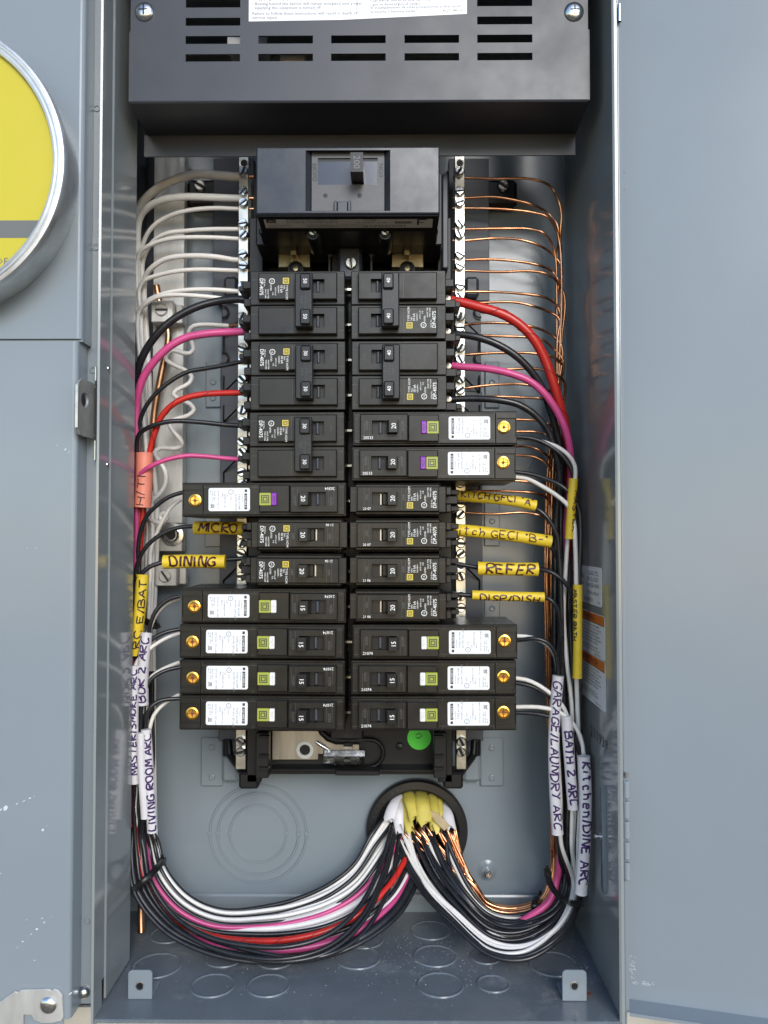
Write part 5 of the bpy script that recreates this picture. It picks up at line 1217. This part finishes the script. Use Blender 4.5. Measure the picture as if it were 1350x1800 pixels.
def tag_sleeve(label, pts, r, m, text, ink, hgt, u0=0.08, u1=0.94, reverse=False, flat=0.8, off=0.0, pen=0.75, cat='wire tag', name='wire_tag', seed=0):
    P = [Vector(q) for q in spline([at(*p) for p in pts], 2.0)]
    rn = random.Random(seed)
    b = MB(m).tube([tuple(q) for q in P], r, 16, True, 1.0, lambda k: 1 + .02 * math.sin(k * 9) + (.05 if k < .015 or k > .985 else 0))
    o = tag(b.build(name), label, cat, 'handwritten tags on the wires')
    if reverse: P = P[::-1]
    L = [0.0]
    for a, c in zip(P, P[1:]): L.append(L[-1] + (c - a).length)
    tot = L[-1]
    def on(s, t):
        s = min(max(s, 0), tot - 1e-4); i = max(k for k in range(len(L)) if L[k] <= s); i = min(i, len(P) - 2)
        f = (s - L[i]) / max(L[i + 1] - L[i], 1e-6); c = P[i].lerp(P[i + 1], f)
        T = (P[min(i + 2, len(P) - 1)] - P[max(i - 1, 0)]).normalized()
        up = Vector((-T.y, T.x, 0)).normalized(); out = T.cross(up).normalized()
        if out.z < 0: out = -out
        a = (t + off) / r
        return tuple(c + (up * math.sin(a) + out * math.cos(a)) * (r * 1.035 + .06))
    n_ = sum(.55 if ch in 'Ii ./"' else 1 for ch in text); adv = tot * (u1 - u0) / n_; s = tot * u0
    ib = MB(ink)
    for ch in text:
        a_ = adv * (.55 if ch in 'Ii ./"' else 1)
        hh = hgt * rn.uniform(.92, 1.25); dy = rn.uniform(-.09, .09) * hgt; sl = rn.uniform(-.10, .20); rt = rn.uniform(-.16, .16)
        for st in FONT.get(ch, []):
            q = spline([(x, y, 0) for x, y in st], .08) if ch in 'BCDGOPRSU2c~eMN' and len(st) > 2 else [(lerp(a[0], c[0], k / 4), lerp(a[1], c[1], k / 4), 0) for a, c in zip(st, st[1:]) for k in range(4)] + [(*st[-1], 0)]
            q = [(s + (x / .7 * .84 + sl * y + .03 + .04 * math.sin(5 * y + s)) * a_, (y - .5 + rt * (x - .35) + .03 * math.sin(7 * x + s)) * hh + dy) for x, y, _ in q]
            V = []
            for i in range(len(q)):
                x0, y0 = q[max(i - 1, 0)]; x1, y1 = q[min(i + 1, len(q) - 1)]
                l = math.hypot(x1 - x0, y1 - y0) or 1; nx, ny = -(y1 - y0) / l, (x1 - x0) / l
                hwid = pen * .74 * rn.uniform(.8, 1.2)
                V += [on(q[i][0] + nx * hwid, q[i][1] + ny * hwid), on(q[i][0] - nx * hwid, q[i][1] - ny * hwid)]
            ib.add(V, [(2 * i, 2 * i + 1, 2 * i + 3, 2 * i + 2) for i in range(len(q) - 1)])
        s += a_
    w_ = ib.build('handwriting', o)
    return o
Y_, W_, PI_, BI_ = 'yellow_sleeve', 'white_sleeve', 'purple_ink', 'brown_ink'
tag_sleeve('short yellow tag handwritten MICRO', [(342,928,645),(385,928,644),(428,929,645)], 5.1, Y_, 'MICRO', BI_, 6.4, .12, .92, pen=.95, seed=1)
tag_sleeve('yellow tag handwritten DINING', [(288,988,642),(340,986.5,642),(396,987.5,643)], 5.3, Y_, 'DINING', BI_, 7.0, .12, .88, pen=1.1, seed=2)
tag_sleeve('topmost yellow tag at right, handwritten KITCH GFCI A', [(803,871,643),(860,876,642),(910,882,641),(941,889,642)], 4.2, Y_, 'KiTCH GFCI "A"', BI_, 5.2, .05, .97, off=1.4, pen=.7, seed=3)
tag_sleeve('longest yellow tag at right, handwritten Kitch GFCI B', [(787,930,643),(850,936,642),(910,943,641),(968,952,643)], 4.7, Y_, 'Kitch GECI "B-"', BI_, 5.4, .03, .97, pen=.6, seed=4)
tag_sleeve('yellow tag handwritten REFER', [(840,999,640),(890,1000,639),(945,1001,640)], 5.1, Y_, 'REFER', BI_, 7.2, .12, .95, pen=1.0, seed=5)
tag_sleeve('lowest yellow tag at right, handwritten DISP/DISH', [(830,1046,643),(890,1048,642),(956,1049.5,643)], 3.7, Y_, 'DISP/DISH', BI_, 4.6, .1, .95, off=-1.9, pen=.75, seed=6)
tag_sleeve('orange tag around the wires at left below the zigzag pigtail', [(254,797,652),(253,845,651),(250,892,651)], 6.9, 'orange_sleeve', 'H/TI ', 'black_ink', 5.4, .02, .75, reverse=True, pen=.55, seed=7)
tag_sleeve('long upright yellow tag in the left bundle with black writing', [(251,1010,648),(247,1060,647),(241,1110,647),(236,1150,649)], 4.9, Y_, 'RC E/BAT', 'black_ink', 4.6, .1, .95, reverse=True, off=-2.3, pen=.7, seed=8)
tag_sleeve('white tag at left handwritten BDR 2 ARC, under the topmost white-button wires', [(258,1112,645),(254,1150,643),(251,1195,643),(251,1238,645)], 4.5, W_, 'BDR 2 ARC', PI_, 5.6, .06, .95, reverse=True, pen=.85, seed=9)
tag_sleeve('white tag at the left edge handwritten MASTER/SMOKE ARC', [(236,1170,641),(235,1230,640),(235,1310,640),(238,1376,642)], 3.9, W_, 'MASTER/SMOKE ARC', PI_, 4.2, .08, .98, reverse=True, off=-.8, pen=.75, seed=10)
tag_sleeve('slim white tag between two written ones at left', [(248,1288,637),(249,1350,636),(255,1438,638)], 3.1, W_, '   .  ', PI_, 3, reverse=True, off=-2, pen=.6, seed=11)
tag_sleeve('white tag at lower left handwritten LIVING ROOM ARC', [(257,1282,640),(260,1330,639),(264,1400,638),(268,1462,640)], 3.9, W_, 'LIVING ROOM ARC', PI_, 5.2, .02, .97, reverse=True, off=-1.2, pen=.9, seed=12)
tag_sleeve('upright yellow tag high in the right bundle, beside the lower purple-button breaker', [(1008,842,641),(1005,880,640),(1001,947,642)], 3.5, Y_, 'MASTER', BI_, 3.2, .2, .9, off=2.6, pen=.6, seed=13)
tag_sleeve('upright yellow tag in the right bundle left of the orange warning sticker', [(1015.5,1028,636),(1015.5,1100,635),(1015,1192,636)], 3.5, Y_, 'MASTER BATH', 'black_ink', 3.0, .05, .6, off=-3.1, pen=.5, seed=14)
tag_sleeve('long white tag at right handwritten GARAGE/LAUNDRY ARC', [(981,1188,641),(976,1250,640),(973,1308,639),(975,1385,639),(980,1465,641)], 4.4, W_, 'GARAGE/LAUNDRY ARC', PI_, 5.8, .03, .97, pen=.8, seed=15)
tag_sleeve('white tag at right handwritten BATH 2 ARC, between the two longer ones', [(996,1258,637),(999,1310,636),(1003,1365,636),(1008,1421,638)], 4.2, W_, 'BATH 2 ARC', PI_, 5.6, .16, .96, pen=.95, seed=16)
tag_sleeve('white tag nearest the right wall handwritten Kitchen/DINE ARC', [(1026,1329,630),(1029,1390,629),(1028,1470,629),(1021,1570,632)], 4.7, W_, 'Kitchen/DINE ARC', PI_, 6.2, .03, .93, off=.6, pen=.95, seed=17)

# ------------------------------------------------------------------ cable ties
def tie(label, pts, hd, n=5):
    P = spline([at(*p) for p in pts], 1.2)
    b = MB('handle_plastic').tube(P, 2.6, 8, True, .4); o = tag(b.build('cable_tie'), label, 'cable tie', 'black cable ties')
    N = len(P); tb = MB('handle_plastic')
    for i in range(1, N - 1, 2):
        T = (Vector(P[i + 1]) - Vector(P[i - 1])).normalized(); tb.tube([tuple(Vector(P[i]) - T * .3), tuple(Vector(P[i]) + T * .3)], 2.75, 8, True, .5)
    tag(tb.build('tie_teeth', o), None, None, kind='stuff')
    p = at(*hd); h = MB('handle_plastic').box(p[0] - 2.8, p[0] + 2.8, p[1] - 2.6, p[1] + 2.6, p[2] - 3, p[2] + 3, .8); h.box(p[0] - 1.2, p[0] + 1.2, p[1] + 2.6, p[1] + 5.2, p[2] - 1.2, p[2] + 1, .3); h.build('tie_head', o)
tie('black cable tie round the wires at the lower left bend', [(225,1568,662),(232,1566,642),(248,1553,628),(265,1538,632),(279,1522,645),(286,1512,668)], (285,1514,668))
tie('black cable tie with its head up, round the wires at the lower right bend', [(963,1536,664),(967,1553,650),(982,1575,636),(1000,1586,628),(1015,1589,632),(1022,1588,650)], (962,1534,662))
tie('small black cable tie round the bare copper bundle at the bottom', [(946,1578,690),(941,1582,676),(939,1592,670),(941,1604,674),(944,1610,690)], (950,1577,690))
tie('black cable tie peeking out beside the topmost white-button wires at left', [(256,1092,672),(266,1096,664),(273,1100,668),(278,1102,678)], (273,1100,664))

# ------------------------------------------------------------------ conduit bushing with the cable jackets
c = at(733, 1463, 712); k = 712 / FPX
bu = tag(MB('handle_plastic').lathe((c[0], c[1], 0), [(88 * k, .2), (89 * k, 6), (88.5 * k, 8), (86 * k, 9.6), (74 * k, 10.2), (71 * k, 9.4), (69.5 * k, 7), (69 * k, .2)], 72).build('conduit_bushing'), 'large round black plastic bushing where the cables enter the back', 'bushing')
MB('deep_plastic').lathe((c[0], c[1], 0), [(69.3 * k, .6), (0, .6)], 48).build('bushing_dark_disc', bu)  # black disc stands in for the shade inside the opening
e = MB('emboss')
for i, ch in enumerate('88 3500-2470'):
    a = R(115 + i * 7.6); rr = 79.5 * k
    if ch != ' ': e.text(ch, c[0] + rr * math.cos(a), c[1] + rr * math.sin(a), 10.25, 4.6, math.degrees(a) + 90, 'c')
e.build('lettering', bu)
def jacket(label, pts, r, m, flat, seed):
    rn = random.Random(seed); P = spline([at(*p) for p in pts], 1.6)
    b = MB(m).tube(P, r, 12, False, flat * .8, lambda q: .86 + .22 * q + (.05 * math.sin(q * 9 + seed)))
    # ragged cut end
    n = 12; V = b.v[-n:]; base = len(b.v) - n; T = (Vector(P[-1]) - Vector(P[-2])).normalized()
    b.add([tuple(Vector(v) + T * rn.choice((.4, 1.2, 2.5, 4, 7, 9)) * rn.uniform(.6, 1.2)) for v in V], [])
    for i in range(n):
        j = (i + 1) % n
        b.f.append((base + i, base + j, base + n + j, base + n + i)); b.m.append(0); b.sm.append(True)
    tag(b.build('cable_jacket'), label, 'cable jacket', 'stripped cable jackets in the bushing')
jk = [('leftmost white cable jacket in the bushing', [(700,1398,722),(692,1415,708),(684,1438,700)], 4.8, W_, .55), ('second white cable jacket from the left in the bushing', [(705,1405,722),(701,1428,706),(701,1446,702)], 4.2, W_, .6),
      ('narrow yellow cable jacket beside the white ones in the bushing', [(712,1398,722),(714,1425,710),(719,1452,704)], 4.0, 'sheath_yellow', .6), ('wide yellow cable jacket left of the bushing centre', [(718,1394,722),(725,1415,706),(731,1435,700)], 6.2, 'sheath_yellow', .5),
      ('wide yellow cable jacket right of the bushing centre', [(740,1394,722),(743,1413,705),(746,1436,699)], 6.4, 'sheath_yellow', .5), ('yellow cable jacket behind the paper strip in the bushing', [(760,1397,722),(763,1425,708),(765,1448,704)], 4.6, 'sheath_yellow', .6),
      ('rightmost yellow cable jacket in the bushing', [(770,1402,722),(771,1425,712),(769,1447,708)], 4.2, 'sheath_yellow', .6), ('rightmost white cable jacket in the bushing', [(783,1413,722),(787,1432,710),(791,1450,704)], 4.6, W_, .6)]
for i, (l, p, r, m, f) in enumerate(jk): jacket(l, p, r, m, f, i + 1)
a, b1, c1, d1 = at(752, 1424, 700), at(771, 1431, 697), at(791, 1452, 696), at(781, 1460, 698)
b = MB('paper_filler').add([a, b1, c1, d1, at(764, 1444, 699), tuple(Vector(a) - Vector((0, 0, .8))), tuple(Vector(b1) - Vector((0, 0, .8))), tuple(Vector(c1) - Vector((0, 0, .8))), tuple(Vector(d1) - Vector((0, 0, .8))), tuple(Vector(at(764, 1444, 699)) - Vector((0, 0, .8)))],
    [(0, 4, 3, 2, 1), (5, 6, 7, 8, 9), (0, 1, 6, 5), (1, 2, 7, 6), (2, 3, 8, 7), (3, 4, 9, 8), (4, 0, 5, 9)]); tag(b.build('paper_strip'), 'torn brown paper filler strip hanging from the yellow cable jackets', 'paper')
# ------------------------------------------------------------------ dust and crumbs on the floor
b = MB('debris'); random.seed(21)
for i in range(900):
    if i % 10 < 6: px, py = random.gauss(770, 75), random.gauss(1672, 34)
    elif i % 10 < 8: px, py = random.uniform(300, 1040), random.uniform(1640, 1760)
    else: px, py = random.gauss(1020, 14), random.gauss(1690, 30)
    if py < 1612 or py > 1772: continue
    p = on_floor(px, py, YF)
    if not (XL < p[0] < XR - 2) or p[2] < 2: continue
    s_ = random.choice((.14, .2, .28, .36)) * random.uniform(.7, 1.2) * (2.2 if random.random() < .02 else 1)
    V = [(p[0] + s_ * random.uniform(-1, 1), YF + .1 + (k > 2) * s_ * random.uniform(.6, 1.2), p[2] + s_ * random.uniform(-1, 1)) for k in range(4)]
    V = [(p[0] - s_, YF + .13, p[2] - s_ * .6), (p[0] + s_, YF + .13, p[2] - s_ * random.uniform(.2, 1)), (p[0] + s_ * random.uniform(-.5, .5), YF + .13, p[2] + s_), (p[0], YF + .13 + s_, p[2])]
    b.add(V, [(0, 1, 3), (1, 2, 3), (2, 0, 3)])
tag(b.build('crumbs'), 'pale dust and drilling crumbs scattered over the box floor', 'debris', kind='stuff')
